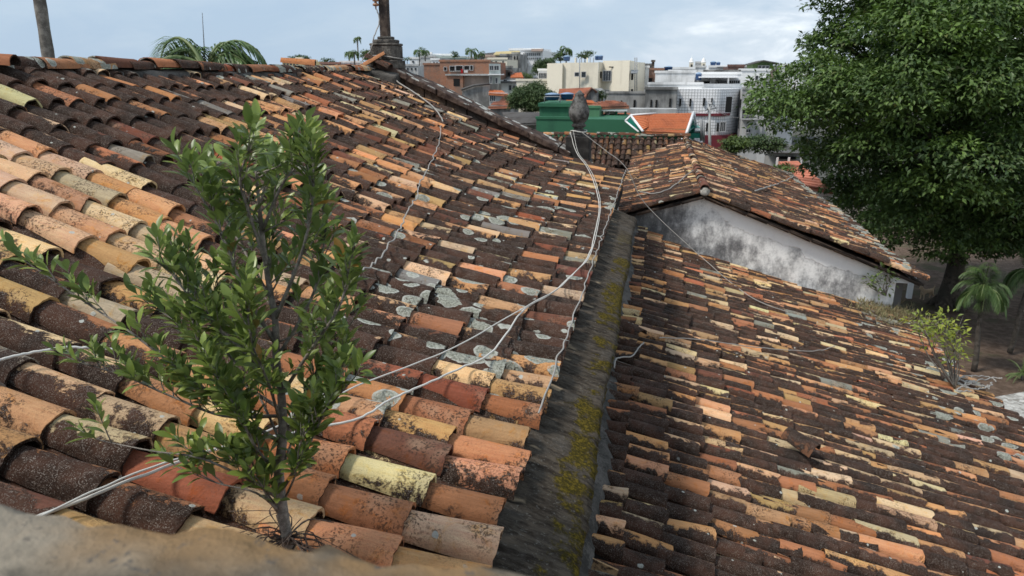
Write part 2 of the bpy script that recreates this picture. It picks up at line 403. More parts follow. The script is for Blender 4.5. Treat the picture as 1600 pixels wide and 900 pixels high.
def lay(surf, rows, alen, expo, style, near_sign=1, lodf=None, rowcut=None, jit=1., pans=True, sc=1., flank=.36):
    """surf(a, r) -> (pos, S, W, N); rows: list of r; alen: slope length, tips at a=alen, alen-expo, ..."""
    caps = {}; pl = []
    for ri, r in enumerate(rows):
        ro = rng.normal(0, .012) * jit; n = int(alen / expo) + 1
        a = alen + rng.normal(0, .012) * jit
        drift = rng.normal(0, .004)
        for k in range(n):
            aa = a - k * expo + rng.normal(0, .018) * jit
            if aa < .12: continue
            if rowcut and not rowcut(aa, r): continue
            P, S, W, Nn = surf(aa, r + ro + rng.normal(0, .005) * jit)
            px, py, zc = proj(*P)
            if zc < .2 or px < -420 or px > 2000 or py > 1350: 
                continue
            S = Vector(S); W = Vector(W); Nn = Vector(Nn)
            yaw = rng.normal(0, .022) * jit; tl = abs(rng.normal(.018, .022)) * jit; rl = rng.normal(0, .05) * jit
            if rng.random() < .03: yaw += rng.normal(0, .09); tl += .02
            S2 = (S + W * yaw + Nn * tl).normalized(); W2 = (W + Nn * rl).normalized(); W2 = (W2 - S2 * W2.dot(S2)).normalized(); N2 = W2.cross(S2)
            if N2.dot(Nn) < 0: N2 = -N2
            lod = lodf(zc)
            caps.setdefault(lod, []).append((P, S2, W2, N2, px, py, zc, aa, r))
            if pans:
                P2, S3, W3, N3 = surf(aa - .05 + rng.normal(0, .02), r + .105 * sc)
                pl.append((Vector(P2) + Vector(N3) * .022, S3, W3, N3, px, py, zc, aa, r))
    out_ = []
    for lod, lst in caps.items():
        A = [np.array([tuple(x[i]) for x in lst]) for i in range(4)]
        inf = np.array([x[4:] for x in lst])
        tint, prm = style(inf, len(lst))
        out_.append(make_tiles(*A, tint, prm, lod, False, near_sign, Len=.47 * (sc + 1) / 2, wh=.130 * sc, wt=.187 * sc, hh=.056 * sc, ht=.088 * sc, amax=inf[:, 3], flank=flank))
    if pl:
        A = [np.array([tuple(x[i]) for x in pl]) for i in range(4)]
        inf = np.array([x[4:] for x in pl]); tint, prm = style(inf, len(pl)); prm[:, 0] += .25; prm[:, 1] *= .4
        out_.append(make_tiles(*A, tint, prm, (1, 5), True, near_sign, wh=.20 * sc, wt=.165 * sc, hh=.07, ht=.06, flank=0, amax=np.maximum(.1, inf[:, 3] - .08)))
    return out_
def lodf(zc): return (5, 12) if zc < 5 else ((3, 9) if zc < 8 else (2, 6))

# ------------------------------------------------------------------ NAVE (big roof on the left)
nave = thing('church_building', 'church under the large old clay tile roof that fills the left half', 'church', (-2.6, 6, -10))
PX = np.array([-4.85, -4.2, -2.9, -2.2, -1.5, -.95, -.45]); PZ = np.array([.03, -.235, -.79, -1.075, -1.305, -1.455, -1.565])
_xs = np.linspace(-4.85, -.45, 200); _zs = np.interp(_xs, PX, PZ)
_k = np.ones(25) / 25; _zs = np.convolve(np.pad(_zs, 12, mode='reflect', reflect_type='odd'), _k, 'valid')
_al = np.concatenate([[0], np.cumsum(np.hypot(np.diff(_xs), np.diff(_zs)))]); NAVE_LEN = _al[-1]
def nave_und(X, Y):
    f = min(1, max(0, (-.6 - X) / 1.2))
    return f * (.022 * math.sin(Y * 1.1 + X * .8) + .014 * math.sin(Y * 2.3 - X * 1.9 + 1) - .02)
def nave_surf(a, r):
    X = float(np.interp(a, _al, _xs)); z = float(np.interp(a, _al, _zs)); X1 = float(np.interp(a - .3, _al, _xs)); z1 = float(np.interp(a - .3, _al, _zs))
    S = Vector((X - X1, 0, z - z1)).normalized()
    return Vector((X, r, z + nave_und(X, r))), S, Vector((0, 1, 0)), Vector((-S.z, 0, S.x))
def style_nave(inf, T):
    px, py, zc, aa, r = inf.T
    tint = pick(T, [2.3, .6, 2.4, 2.0, 2.2, 1.3, .9, .25, 1.3])
    b = rng.normal(.52, .21, T)
    clean = rng.random(T) < .16; b[clean] = rng.normal(-.05, .08, clean.sum())
    dark = rng.random(T) < .22; b[dark] += .25
    # top-left under the ridge: heavy crust
    tl = (px < 420) & (py < 270); b[tl] += .16
    # the re-laid cream patch low on the left
    cr = (np.hypot((px - 170) / 210, (py - 360 - (px - 170) * .42) / 85) < 1)
    n = cr.sum(); tint[cr] = pick(n, [.5, .1, 1.6, 6, 1.8, .1, 2.2, .15]); b[cr] = rng.normal(-.10, .12, n)
    # bottom-left: brown, lower centre ochre and clean crests
    bc = (py > 600) & (px > 230); n = bc.sum(); tint[bc] = pick(n, [1.7, .9, 3.2, 1.4, .9, .3, 2.2, .3]); b[bc] = rng.normal(.06, .15, n)
    mid = (px > 560) & (py > 380) & (py < 680); b[mid] += .18
    bl = (px < 250) & (py > 470) & (py < 800); b[bl] = rng.normal(.38, .14, bl.sum())
    up = (px > 420) & (py < 420); b[up] -= .04
    lich = rng.beta(1.2, 5, T) * .55
    near_eave = (NAVE_LEN - aa) < 1.15
    ll = near_eave & (py < 700) & (py > 300); lich[ll] = rng.uniform(.05, .75, ll.sum())
    ll = (~near_eave) & (px > 500) & (py > 260); lich[ll] = rng.uniform(.0, .55, ll.sum()) ** 1.1
    lo = py > 690; lich[lo] *= .35
    lich[px < 320] *= .45
    return tint, np.stack([b, lich, rng.random(T)], 1)
rows = list(np.arange(.32, 11.9, .188))
NT_ = lay(nave_surf, rows, NAVE_LEN, .305, style_nave, 1, lodf, sc=.90)
join_tiles('tiled_roof', NT_, nave)
mb = MB()
for y0, y1 in ((.2, 12.0),):
    pts = [(-4.85, -.06), (-2.9, -.90), (-1.5, -1.41), (-.5, -1.68)]
    prof = pts + [(-.5, -1.9), (-2.9, -1.15), (-4.85, -.3), (-9.0, -2.1), (-9.0, -1.9)]
    n = len(prof)
    vs_ = [(x, y0, z) for x, z in prof] + [(x, y1, z) for x, z in prof]
    mb.add(vs_, [tuple(range(n)), tuple(reversed(range(n, 2 * n)))] + [(i, (i + 1) % n, n + (i + 1) % n, n + i) for i in range(n)])
mb.build('roof_deck', DECK, nave)
# far slope behind the ridge (seen only from the side)
def back_surf(a, r):
    S = Vector((-.91, 0, -.41)).normalized()
    return Vector((-4.85, r, .0)) + S * a, S, Vector((0, 1, 0)), Vector((-.41, 0, .91)).normalized()
bt = lay(back_surf, list(np.arange(.4, 11.9, .21)), 1.4, .36, style_nave, 1, lambda z: (2, 5), pans=True)
join_tiles('rear_tiled_roof', bt, nave)
# ridge: bedded half-round tiles running away from the camera
O = []; S_ = []; W_ = []; Nn_ = []
y = 1.0
while y < 11.95:
    O.append((-4.86 + random.gauss(0, .012), y, .045 + .018 * math.sin(y * 1.3) + random.gauss(0, .006)))
    s = Vector((random.gauss(0, .03), -1, random.gauss(-.02, .015))).normalized(); wv = s.cross(Vector((0, 0, 1))).normalized(); nn = wv.cross(s)
    S_.append(tuple(s)); W_.append(tuple(wv)); Nn_.append(tuple(nn if nn.z > 0 else -nn)); y += .335
T = len(O); ti = pick(T, [1.3, 1, .6, 1.2, .6, 2, .3, 1]); pr = np.stack([rng.normal(.4, .2, T), rng.uniform(.1, .8, T), rng.random(T)], 1)
rp = [make_tiles(np.array(O), np.array(S_), np.array(W_), np.array(Nn_), ti, pr, (3, 9), False, 1, wh=.20, wt=.24, hh=.075, ht=.095, flank=.1)]
# a few loose tiles lying on the ridge at the near end
O = [(-4.78, 4.35, .12), (-4.62, 4.62, .06), (-4.80, 4.05, .10), (-4.85, 9.9, .12)]; S_ = []; W_ = []; Nn_ = []
for q in (-.25, .8, .2, .5):
    s = Vector((math.sin(q) + .5, -math.cos(q) * .6 + .9, -.12)).normalized(); wv = s.cross(Vector((0, 0, 1))).normalized(); S_.append(tuple(s)); W_.append(tuple(wv)); nn = wv.cross(s); Nn_.append(tuple(nn if nn.z > 0 else -nn))
rp.append(make_tiles(np.array(O), np.array(S_), np.array(W_), np.array(Nn_), pick(4, [3, 2, 1, 1, 1, 0, 0, 0]), np.array([[.05, .1, .3], [.5, .2, .7], [.3, .2, .9], [0, 0, .4]]), (3, 9), False, 1))
rp_o = join_tiles('ridge', rp, nave)
mb = MB()
ys = np.linspace(.4, 12, 40)
sec = [(-5.02, -.12), (-4.97, .03), (-4.86, .06), (-4.75, .02), (-4.69, -.11)]
vs_ = []
for y in ys:
    for (x, z) in sec: vs_.append((x + random.gauss(0, .008), y, z + random.gauss(0, .007)))
fs = [(i * 5 + k, i * 5 + k + 1, (i + 1) * 5 + k + 1, (i + 1) * 5 + k) for i in range(39) for k in range(4)]
mb.add(vs_, fs, True); mb.build('ridge_mortar', CEMENT, nave)

# flashing between the nave eave and the lower roof
mb = MB(); ny, nx = 300, 12
vs_ = []
for i in range(ny + 1):
    Y = .3 + (8.75 - .3) * i / ny
    for j in range(nx + 1):
        t = j / nx
        X = -.53 + .345 * min(1, t / .9); Z = -1.565 - .115 * min(1, t / .9) - (.12 * (t - .9) / .1 if t > .9 else 0)
        if t > .97: X -= .03
        wv = random.gauss(0, .003) + .006 * math.sin(Y * 2.1 + X * 9)
        if t > .85: X += .010 * math.sin(Y * 3.1) + random.gauss(0, .004)
        vs_.append((X, Y, Z + wv))
mb.add(vs_, [(i * (nx + 1) + j, i * (nx + 1) + j + 1, (i + 1) * (nx + 1) + j + 1, (i + 1) * (nx + 1) + j) for i in range(ny) for j in range(nx)], True)
FL = flashing_material(); mb.build('flashing', FL, nave)
# mortar edge under the eave tips
mb = MB(); pts = []
LIMEW = stone('lime_mortar', (.30, .28, .24), (.16, .15, .13), (.45, .43, .39), 25, .004)
WALLW = plaster('white_lime_wall', (.55, .55, .53), (.12, .12, .115), .5, .8)
mb = MB(); mb.box(-8.8, .2, -10, -.56, 12.0, -2.0); mb.box(-.559, .25, -10, -.33, 8.7, -1.70); mb.build('wall', WALLW, nave)
# gable parapet with stone coping, Y 12.0..12.4
def cop_line(X): return .30 - (X + 4.63) * .452          # top of coping along the right slope
mb = MB()
fp = [(-4.62, .17), (-1.48, -1.19), (-1.30, -1.5), (-1.30, -3), (-4.62, -3)]
vs_ = [(x, 12.02, z - .14) for x, z in fp] + [(x, 12.36, z - .14) for x, z in fp]; n = 5
mb.add(vs_, [tuple(range(n)), tuple(reversed(range(n, 2 * n)))] + [(i, (i + 1) % n, n + (i + 1) % n, n + i) for i in range(n)])
fp = [(-4.62, .02), (-7.8, -1.45), (-7.8, -3), (-4.62, -3)]
vs_ = [(x, 12.02, z) for x, z in fp] + [(x, 12.36, z) for x, z in fp]; n = 4
mb.add(vs_, [tuple(range(n)), tuple(reversed(range(n, 2 * n)))] + [(i, (i + 1) % n, n + (i + 1) % n, n + i) for i in range(n)])
mb.build('gable_wall', COPE, nave)
def slope_slab(mb_, x0, x1, zt0, zt1, th, y0, y1, ix=0, jit=.0):
    vs_ = []
    for (x, z) in ((x0, zt0), (x1, zt1)):
        for yy in (y0, y1):
            for zz in (z, z - th): vs_.append((x + random.gauss(0, jit), yy + random.gauss(0, jit), zz + random.gauss(0, jit)))
    mb_.add(vs_, [(0, 1, 3, 2), (4, 6, 7, 5), (0, 2, 6, 4), (1, 5, 7, 3), (0, 4, 5, 1), (2, 3, 7, 6)])
# moulded under-course: blocks
mb = MB(); x = -4.60
while x < -1.5:
    x2 = min(x + .36, -1.40); z0 = .14 - (x + 4.63) * .441; z1 = .14 - (x2 + 4.63) * .441
    slope_slab(mb, x + .006, x2 - .006, z0 - .03, z1 - .03, .17, 11.93, 12.02, jit=.010); x = x2
mb.build('moulding', COPE, nave, bevel=.012)
mb = MB(); x = -4.70
while x < -1.45:
    x2 = min(x + .52, -1.38); z0 = .21 - (x + 4.63) * .441; z1 = .21 - (x2 + 4.63) * .441
    slope_slab(mb, x + .003, x2 - .003, z0, z1, .115, 11.86, 12.46, jit=.012); x = x2
x = -4.72
while x > -7.5:
    x2 = x - .52; slope_slab(mb, x2 + .004, x - .004, .19 + (x2 + 4.7) * .45, .19 + (x + 4.7) * .45, .1, 11.86, 12.46, jit=.004); x = x2
CAP = NT('lichened_coping')
_a = CAP.noise(8, 7, .7); _v = CAP.vor(5.5); _vs = CAP.n('ShaderNodeSeparateColor'); CAP.L(_v.outputs['Color'], _vs.inputs[0])
_c = CAP.mix(CAP.step(_a, .4, .62), (.035, .022, .018), (.11, .075, .058))
_k = CAP.math('MULTIPLY', CAP.step(CAP.math('ADD', _v.outputs['Distance'], CAP.math('MULTIPLY', _a, .35)), .66, .58), CAP.step(_vs.outputs[0], .38, .43))
_up = CAP.n('ShaderNodeNewGeometry'); _nz = CAP.sep(_up.outputs['Normal'])[2]
_c = CAP.mix(CAP.math('MULTIPLY', _k, CAP.step(_nz, .3, .7)), _c, CAP.mix(CAP.step(CAP.noise(40, 4, .7), .4, .6), (.22, .22, .20), (.52, .52, .48)))
CAP.bump(_a, .8, .02); CAPM = CAP.out(_c, .95, .2)
mb.build('coping', CAPM, nave, bevel=.018)
# clay tile resting against the apex
rp = [make_tiles(np.array([(-4.92, 11.75, .10), (-4.44, 11.80, .10)]), np.array([(-.82, -.25, -.5), (.9, -.1, -.42)]), np.array([(0.29, -.95, 0), (.1, .99, 0.)]), np.array([(-.5, -.1, .86), (.42, 0, .9)]), np.array([ORANGE, BROWN]), np.array([[0, .1, .2], [.4, .4, .5]]), (2, 7), False, 1)]
join_tiles('verge_tile', rp, nave)
# mortar patch where ridge meets gable
mb = MB(); mb.hexa([(-5.15, 11.6), (-4.3, 11.7), (-4.3, 11.99), (-5.15, 11.99)], [-.1, -.25, -.2, -.1], [.12, -.02, .06, .16]); mb.build('gable_mortar', CEMENT, nave, bevel=.03)

# pedestal + urn
urn = thing('urn_finial', 'dark weathered stone urn on a square pedestal at the foot of the sloping gable coping', 'urn', (-1.27, 12.12, -1.45))
mb = MB(); mb.box(-1.475, 11.93, -1.5, -1.075, 12.31, -.98); mb.build('pedestal', stone('black_stone', (.022, .020, .019), (.05, .046, .042), (.03, .028, .026), 9, .02), urn, bevel=.02)
mb = MB(); mb.box(-1.50, 11.90, -1.5, -1.05, 12.34, -1.38); mb.build('plinth', DARKSTONE, urn, bevel=.02)
mb = MB(); mb.lathe((-1.28, 12.12, 0), [(.13, -.985), (.14, -.95), (.12, -.92), (.09, -.88), (.075, -.85), (.11, -.83), (.125, -.80), (.09, -.77), (.11, -.75), (.15, -.70), (.168, -.64), (.172, -.58), (.158, -.52), (.128, -.45), (.115, -.40), (.09, -.37), (.075, -.33), (.085, -.31), (.05, -.28), (.02, -.25), (.004, -.24)], 24, jit=.012)
mb.build('urn_body', stone('urn_stone', (.05, .048, .045), (.17, .165, .155), (.035, .033, .032), 14, .02), urn)

# cross
crs = thing('stone_cross', 'dark cross post on a moulded stone plinth at the gable apex, cable tied on', 'cross', (-4.63, 12.16, .18))
mb = MB()
def octa(c, r, ch):
    x, y = c; return [(x - r, y - r + ch), (x - r + ch, y - r), (x + r - ch, y - r), (x + r, y - r + ch), (x + r, y + r - ch), (x + r - ch, y + r), (x - r + ch, y + r), (x - r, y + r - ch)]
c0 = (-4.62, 12.16)
mb.hexa(octa(c0, .26, .05), .10, .24); mb.hexa(octa(c0, .235, .07), .242, .47); mb.hexa(octa(c0, .245, .08), .472, .515); mb.hexa(octa(c0, .20, .08), .517, .575); mb.hexa(octa(c0, .13, .05), .577, .625)
mb.build('plinth', stone('plinth_stone', (.07, .062, .054), (.16, .145, .125), (.04, .036, .033), 9, .03), crs, bevel=.018)
mb = MB(); mb.hexa([(-4.70, 12.09), (-4.55, 12.09), (-4.55, 12.22), (-4.70, 12.22)], .6, 2.6); mb.box(-5.15, 12.1, 1.9, -4.1, 12.2, 2.05); mb.build('post', WOODD, crs, bevel=.01)
mb = MB()
for z in (1.13, 1.20, 1.27):
    mb.lathe((-4.73, 12.05, z), [(.02, -.03), (.05, -.02), (.055, .0), (.03, .02), (.02, .035)], 12)
mb.tube([(-4.73, 12.05, 1.05), (-4.73, 12.05, 1.35)], .012)
mb.build('insulator', plain('brown_glazed', (.33, .17, .09), .4, .5), crs)

# ------------------------------------------------------------------ SIDE WING (lower roof on the right)
wing = thing('side_wing_building', 'low wing under the densely tiled roof that fills the lower right, below the mossy flashing', 'building', (2, 7, -10))
WS = Vector((1, 0, -.30)).normalized(); WN = Vector((.30, 0, 1)).normalized()
W0 = Vector((-.24, 0, -2.40)); WING_LEN = (4.15 + .24) / WS.x
WX = [-.5, -.26, .77, 1.67, 2.54, 3.6, 4.3]; WZ = [-2.36, -2.47, -2.92, -3.19, -3.44, -3.71, -3.86]
def wing_z(X, Y): return float(np.interp(X, WX, WZ)) + max(0, 12 - Y) * .03 * max(0, X) / 4
def wing_surf(a, r):
    P = W0 + WS * a; P.z = wing_z(P.x, r)
    u_ = .02 * math.sin(r * 1.3 + P.x) + .015 * math.sin(P.x * 2.1 - r * .7) + .006 * math.sin(r * 5)
    edge = .05 * max(0, a - (WING_LEN - .6))
    return Vector((P.x, r, P.z + u_ - edge)), WS, Vector((0, 1, 0)), WN
def style_wing(inf, T):
    px, py, zc, aa, r = inf.T
    tint = pick(T, [3.6, .7, 3.0, 2.2, 1.8, .6, 1.6, .12, .4])
    b = rng.normal(.31, .22, T); cl = rng.random(T) < .10; b[cl] = rng.normal(-.2, .1, cl.sum()); dk = rng.random(T) < .30; b[dk] += .3
    up = (px < 1120); b[up] += .10
    lich = rng.beta(1.1, 7, T) * .45
    ed = aa > WING_LEN - .9; lich[ed] = rng.uniform(.1, .6, ed.sum())
    return tint, np.stack([b, lich, rng.random(T)], 1)
wt_ = lay(wing_surf, list(np.arange(2.3, 12.22, .167)), WING_LEN, .295, style_wing, 1, lodf, jit=1.0, sc=.80, flank=.52)
join_tiles('tiled_roof', wt_, wing)
mb = MB()
prof = [(-.5, -2.47), (-.2, -2.58), (.77, -3.0), (2.54, -3.53), (4.12, -3.90), (4.1, -4.0), (2.5, -3.72), (-.5, -2.7)]; n = 8
vs_ = [(x, 1.8, z) for x, z in prof] + [(x, 12.27, z) for x, z in prof]
mb.add(vs_, [tuple(range(n)), tuple(reversed(range(n, 2 * n)))] + [(i, (i + 1) % n, n + (i + 1) % n, n + i) for i in range(n)]); mb.build('roof_deck', DECK, wing)
mb = MB(); mb.hexa([(-.5, 1.9), (3.85, 1.9), (3.85, 12.27), (-.5, 12.27)], -10, [-2.6, -3.85, -3.85, -2.6]); mb.build('wall', WALLW, wing)
# mortar fillet at the head of the lower roof
mb = MB(); vs_ = []
for i in range(101):
    Y = 2.0 + 10.2 * i / 100
    q = random.gauss(0, .008)
    bul = max(0, math.sin(Y * 3.3) * math.sin(Y * 1.7 + 1)) * .06
    for (x, z) in ((-.325, -2.36), (-.29, -2.42), (-.25 + bul, -2.45 - bul * .15), (-.21 + bul, -2.52)): vs_.append((x + q + random.gauss(0, .004), Y, z + random.gauss(0, .006)))
mb.add(vs_, [(i * 4 + k, i * 4 + k + 1, (i + 1) * 4 + k + 1, (i + 1) * 4 + k) for i in range(100) for k in range(3)], True); mb.build('mortar_fillet', CEMENT, wing)
# one displaced pair of tiles sticking out of the roof (dark upright shards)
sh = []
for (px_, py_) in ((1000, 545), (1270, 730)):
    r_ = ray(px_, py_); t = (-2.63) / (r_[2] + .29 * r_[0]); P = Vector(r_) * t + Vector((0, 0, .13))
    sh.append(P)
O = np.array([tuple(p) for p in sh]); S3 = np.array([(.75, -.62, -.22), (.80, -.55, -.25)]); S3 /= np.linalg.norm(S3, axis=1)[:, None]
W3 = np.cross(S3, (0, 0, 1)); W3 /= np.linalg.norm(W3, axis=1)[:, None]; N3 = np.cross(W3, S3)
for i in range(2): join_tiles('displaced_tile', [make_tiles(O[i:i+1], S3[i:i+1], W3[i:i+1], N3[i:i+1], pick(1, [0, 0, 0, 0, 0, 1, 0, 0]), np.array([[.7, .1, .2]]), (4, 9), False, 1, Len=.27)], wing)

# ------------------------------------------------------------------ ANNEXE (gabled roof beyond)
ann = thing('gabled_annexe_building', 'annexe with mouldy white gable wall under an old tiled roof, beside the big dark tree', 'building', (1.5, 14, -10))
RX, RZ = .84, -1.86
SL, SR = .30, .375
def ann_r(a, r):
    S = Vector((1, 0, -SR)).normalized(); P = Vector((RX, r, RZ)) + S * a
    return Vector((P.x, r, P.z + .03 * math.sin(r * .9 + P.x) - .02 * math.sin(P.x * 1.3))), S, Vector((0, 1, 0)), Vector((SR, 0, 1)).normalized()
def ann_l(a, r):
    S = Vector((-1, 0, -SL)).normalized(); P = Vector((RX, r, RZ)) + S * a
    return Vector((P.x, r, P.z + .02 * math.sin(r * 1.1 + P.x))), S, Vector((0, 1, 0)), Vector((-SL, 0, 1)).normalized()
def style_ann(inf, T):
    tint = pick(T, [2.2, 1.0, 2.6, 1.7, 1.7, 1.8, .8, .3]); b = rng.normal(.40, .18, T); dk = rng.random(T) < .28; b[dk] += .25
    lich = rng.beta(1.1, 5, T) * .5
    return tint, np.stack([b, lich, rng.random(T)], 1)
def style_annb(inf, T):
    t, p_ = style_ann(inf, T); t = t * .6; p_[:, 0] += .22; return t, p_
def style_annr(inf, T):
    t, p_ = style_ann(inf, T); e_ = inf[:, 3] > 3.5; p_[e_, 1] = rng.uniform(.45, .95, e_.sum()); return t, p_
ALEN = (4.42 - RX) * math.hypot(1, SR)
t1 = lay(ann_r, list(np.arange(12.16, 25, .183)), ALEN, .34, style_annr, 1, lambda z: (2, 7), rowcut=lambda a, r: r < 22 + a * .93 * .84, jit=1.2, sc=.87)
def Yv(X): return 22 - (.08 + .3 * (RX - X)) / .45
t2 = lay(ann_l, list(np.arange(12.16, 21.8, .183)), 1.55, .34, style_ann, 1, lambda z: (2, 7), rowcut=lambda a, r: r < Yv(RX - a * .958) + .1, jit=1.2, sc=.87)
def ann_b(a, r):
    S = Vector((0, -1, -.45)).normalized(); P = Vector((r, 22, RZ + .06)) + S * a
    return P, S, Vector((1, 0, 0)), Vector((0, -.45, 1)).normalized()
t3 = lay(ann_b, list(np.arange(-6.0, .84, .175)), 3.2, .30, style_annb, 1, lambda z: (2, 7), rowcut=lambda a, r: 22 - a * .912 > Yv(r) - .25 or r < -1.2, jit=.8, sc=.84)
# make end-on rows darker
join_tiles('tiled_roof', t1 + t2 + t3, ann)
mb = MB()
def slabq(P4, th):
    vs_ = [tuple(p) for p in P4] + [(p[0], p[1], p[2] - th) for p in P4]
    mb.add(vs_, [(0, 1, 2, 3), (7, 6, 5, 4)] + [(i, (i + 1) % 4, 4 + (i + 1) % 4, 4 + i) for i in range(4)])
dz = -.06
slabq([(RX, 12.1, RZ + dz), (4.38, 12.1, RZ + dz - SR * 3.54), (4.38, 25, RZ + dz - SR * 3.54), (RX, 22, RZ + dz)], .035)
slabq([(RX - .002, 12.1, RZ + dz), (RX - .002, 22, RZ + dz), (-.62, 20.4, RZ + dz - SL * 1.46), (-.62, 12.1, RZ + dz - SL * 1.46)], .035)
slabq([(-6, 22, RZ + .01), (-6, 18.8, RZ + .01 - 1.44), (-.3, 20.8, RZ + .01 - .54), (RX, 22, RZ + .01)], .07)
slabq([(-6, 22.01, RZ + .01), (RX, 22.01, RZ + .01), (4.38, 25.0, RZ - 1.38), (-6, 27, RZ - 2)], .07)
mb.build('roof_deck', DECK, ann)
# ridge tiles
def ridge_run(P0, P1, step=.32, w0=.12, w1=.155, up=.02):
    P0 = Vector(P0); P1 = Vector(P1); d = P1 - P0; n = int(d.length / step); s0 = -d.normalized()
    O = []; S1 = []; W1 = []; N1 = []
    for i in range(n):
        p = P0 + d * (i / n) + Vector((random.gauss(0, .008), 0, up + random.gauss(0, .006)))
        s = (s0 + Vector((random.gauss(0, .025), random.gauss(0, .025), random.gauss(0, .015)))).normalized(); wv = s.cross(Vector((0, 0, 1))).normalized(); nn = wv.cross(s)
        O.append(tuple(p)); S1.append(tuple(s)); W1.append(tuple(wv)); N1.append(tuple(nn if nn.z > 0 else -nn))
    T = n; ti = pick(T, [.6, .4, .6, 1.5, .6, 3, .2, .3]); pr = np.stack([rng.normal(.45, .2, T), rng.uniform(.1, .75, T), rng.random(T)], 1)
    return make_tiles(np.array(O), np.array(S1), np.array(W1), np.array(N1), ti, pr, (2, 8), False, 1, wh=w0, wt=w1, hh=.06, ht=.08, flank=.1)
join_tiles('ridge', [ridge_run((RX, 12.05, RZ + .03), (RX, 22, RZ + .05)), ridge_run((-6, 22, RZ + .1), (RX, 22, RZ + .1)), ridge_run((RX, 22, RZ), (4.3, 24.9, RZ - 1.3))], ann)
# verge: a double course of tiles end-on under the front edge
mb = MB()
for (x0, x1, sl) in ((-.62, RX, -SL), (RX, 4.36, SR)):
    n = int(abs(x1 - x0) / .34)
    for i in range(n):
        xa = x0 + (x1 - x0) * i / n; xb = x0 + (x1 - x0) * (i + 1) / n
        za = RZ - .065 - abs(xa - RX) * abs(sl); zb = RZ - .065 - abs(xb - RX) * abs(sl)
        slope_slab(mb, xa + .004, xb - .004, za + .01, zb + .01, .04, 12.10, 12.35, jit=.005)
        slope_slab(mb, xa + .01, xb - .01, za - .035, zb - .035, .025, 12.18, 12.35, jit=.003)
mb.build('verge', COPE, ann, bevel=.008)
mb = MB(); mb.lathe((RX, 12.1, RZ + .0), [(.03, -.06), (.075, -.03), (.08, .03), (.05, .075), (.01, .09)], 12, jit=.08); mb.build('ridge_end_mortar', LIMEW, ann)
mb = MB()
prof = [(-.7, RZ - .12 - SL * 1.54), (RX, RZ - .11), (4.02, RZ - .11 - SR * 3.18), (4.02, -10), (-.7, -10)]; n = 5
vs_ = [(x, 12.28, z) for x, z in prof] + [(x, 24.2, z) for x, z in prof]
mb.add(vs_, [tuple(range(n)), tuple(reversed(range(n, 2 * n)))] + [(i, (i + 1) % n, n + (i + 1) % n, n + i) for i in range(n)]); mb.build('gable_wall', gable_plaster(), ann)
mb = MB(); zb = RZ - .12 - SR * 3.18
mb.box(3.9, 12.2, zb - .10, 4.20, 24.2, zb - .0); mb.build('eave_cornice', plaster('white_cornice', (.66, .67, .67), (.25, .25, .25), .2, 1), ann, bevel=.01)
mb = MB(); mb.box(4.03, 12.35, -10, 4.16, 12.6, zb - .12); mb.build('corner_pillar', plain('dark_pillar', (.10, .095, .09), .8), ann)  # dark square pillar at the annexe side wall corner

# ------------------------------------------------------------------ parapet in the foreground
par = NT('sandstone_parapet')
_a = par.noise(9, 8, .65); _b = par.noise(3.2, 4, .6); _z = par.sep(par.pos)
_c = par.mix(par.step(_a, .38, .64), (.08, .072, .058), (.25, .215, .165))
_c = par.mix(par.math('MULTIPLY', par.step(_b, .42, .58), par.step(_z[1], .40, .50)), _c, (.24, .145, .065))
_c = par.mix(par.step(par.noise(34, 4, .7), .6, .7), _c, (.09, .08, .07)); par.bump(_a, 1, .02); PARM = par.out(_c, .95, .2)
mb = MB(); vs_ = []; nx = 90; rowsP = [(.50, -.95), (.505, -.45), (.500, -.415), (.488, -.402), (.42, -.400), (.30, -.40), (.1, -.408), (-.25, -.41), (-.25, -.95)]
for i in range(nx + 1):
    x = -1.6 + 2.6 * i / nx
    for (yy, zz) in rowsP:
        q = .002 * math.sin(x * 23 + yy * 9) + .002 * math.sin(x * 51 + 2) + random.gauss(0, .0035)
        vs_.append((x, yy + q * .7, zz + q * (1 if zz > -.9 else 0)))
m_ = len(rowsP)
mb.add(vs_, [(i * m_ + k, i * m_ + k + 1, (i + 1) * m_ + k + 1, (i + 1) * m_ + k) for i in range(nx) for k in range(m_ - 1)], True)
mb.add([vs_[k] for k in range(m_)] + [vs_[nx * m_ + k] for k in range(m_)], [tuple(range(m_)), tuple(reversed(range(m_, 2 * m_)))])
mb.box(-1.6, -.22, -10, 1.0, .49, -.96)
tag(mb.build('stone_parapet', PARM), 'rough sandstone parapet top out of focus along the bottom left corner', 'parapet')

# ================================================================== GROUND
def terr(X, Y):
    t = min(1, max(0, (Y - 50) / 270)); t = t * t * (3 - 2 * t)
    return -10 + 11.5 * t + (.15 * math.sin(X * .31) * math.cos(Y * .23) if Y < 60 else 1.2 * t * math.sin(X * .02 + Y * .013))
gx = np.concatenate([np.linspace(-1500, -60, 24), np.linspace(-55, 55, 90), np.linspace(60, 1500, 24)]); gy = np.concatenate([np.linspace(-60, 60, 90), np.linspace(65, 400, 40), np.linspace(450, 2500, 12)])
V = [(x, y, terr(x, y)) for y in gy for x in gx]; nX = len(gx)
Q = [(j * nX + i, j * nX + i + 1, (j + 1) * nX + i + 1, (j + 1) * nX + i) for j in range(len(gy) - 1) for i in range(nX - 1)]
gm = NT('yard_soil'); _p = gm.sep(gm.pos)
_a = gm.noise(.35, 6, .6); _b = gm.noise(3, 7, .7); _c = gm.noise(20, 4, .7)
_col = gm.mix(gm.step(_b, .35, .68), (.085, .057, .040), (.17, .12, .09))
_col = gm.mix(gm.math('MULTIPLY', gm.step(_c, .62, .7), .7), _col, (.20, .17, .13))
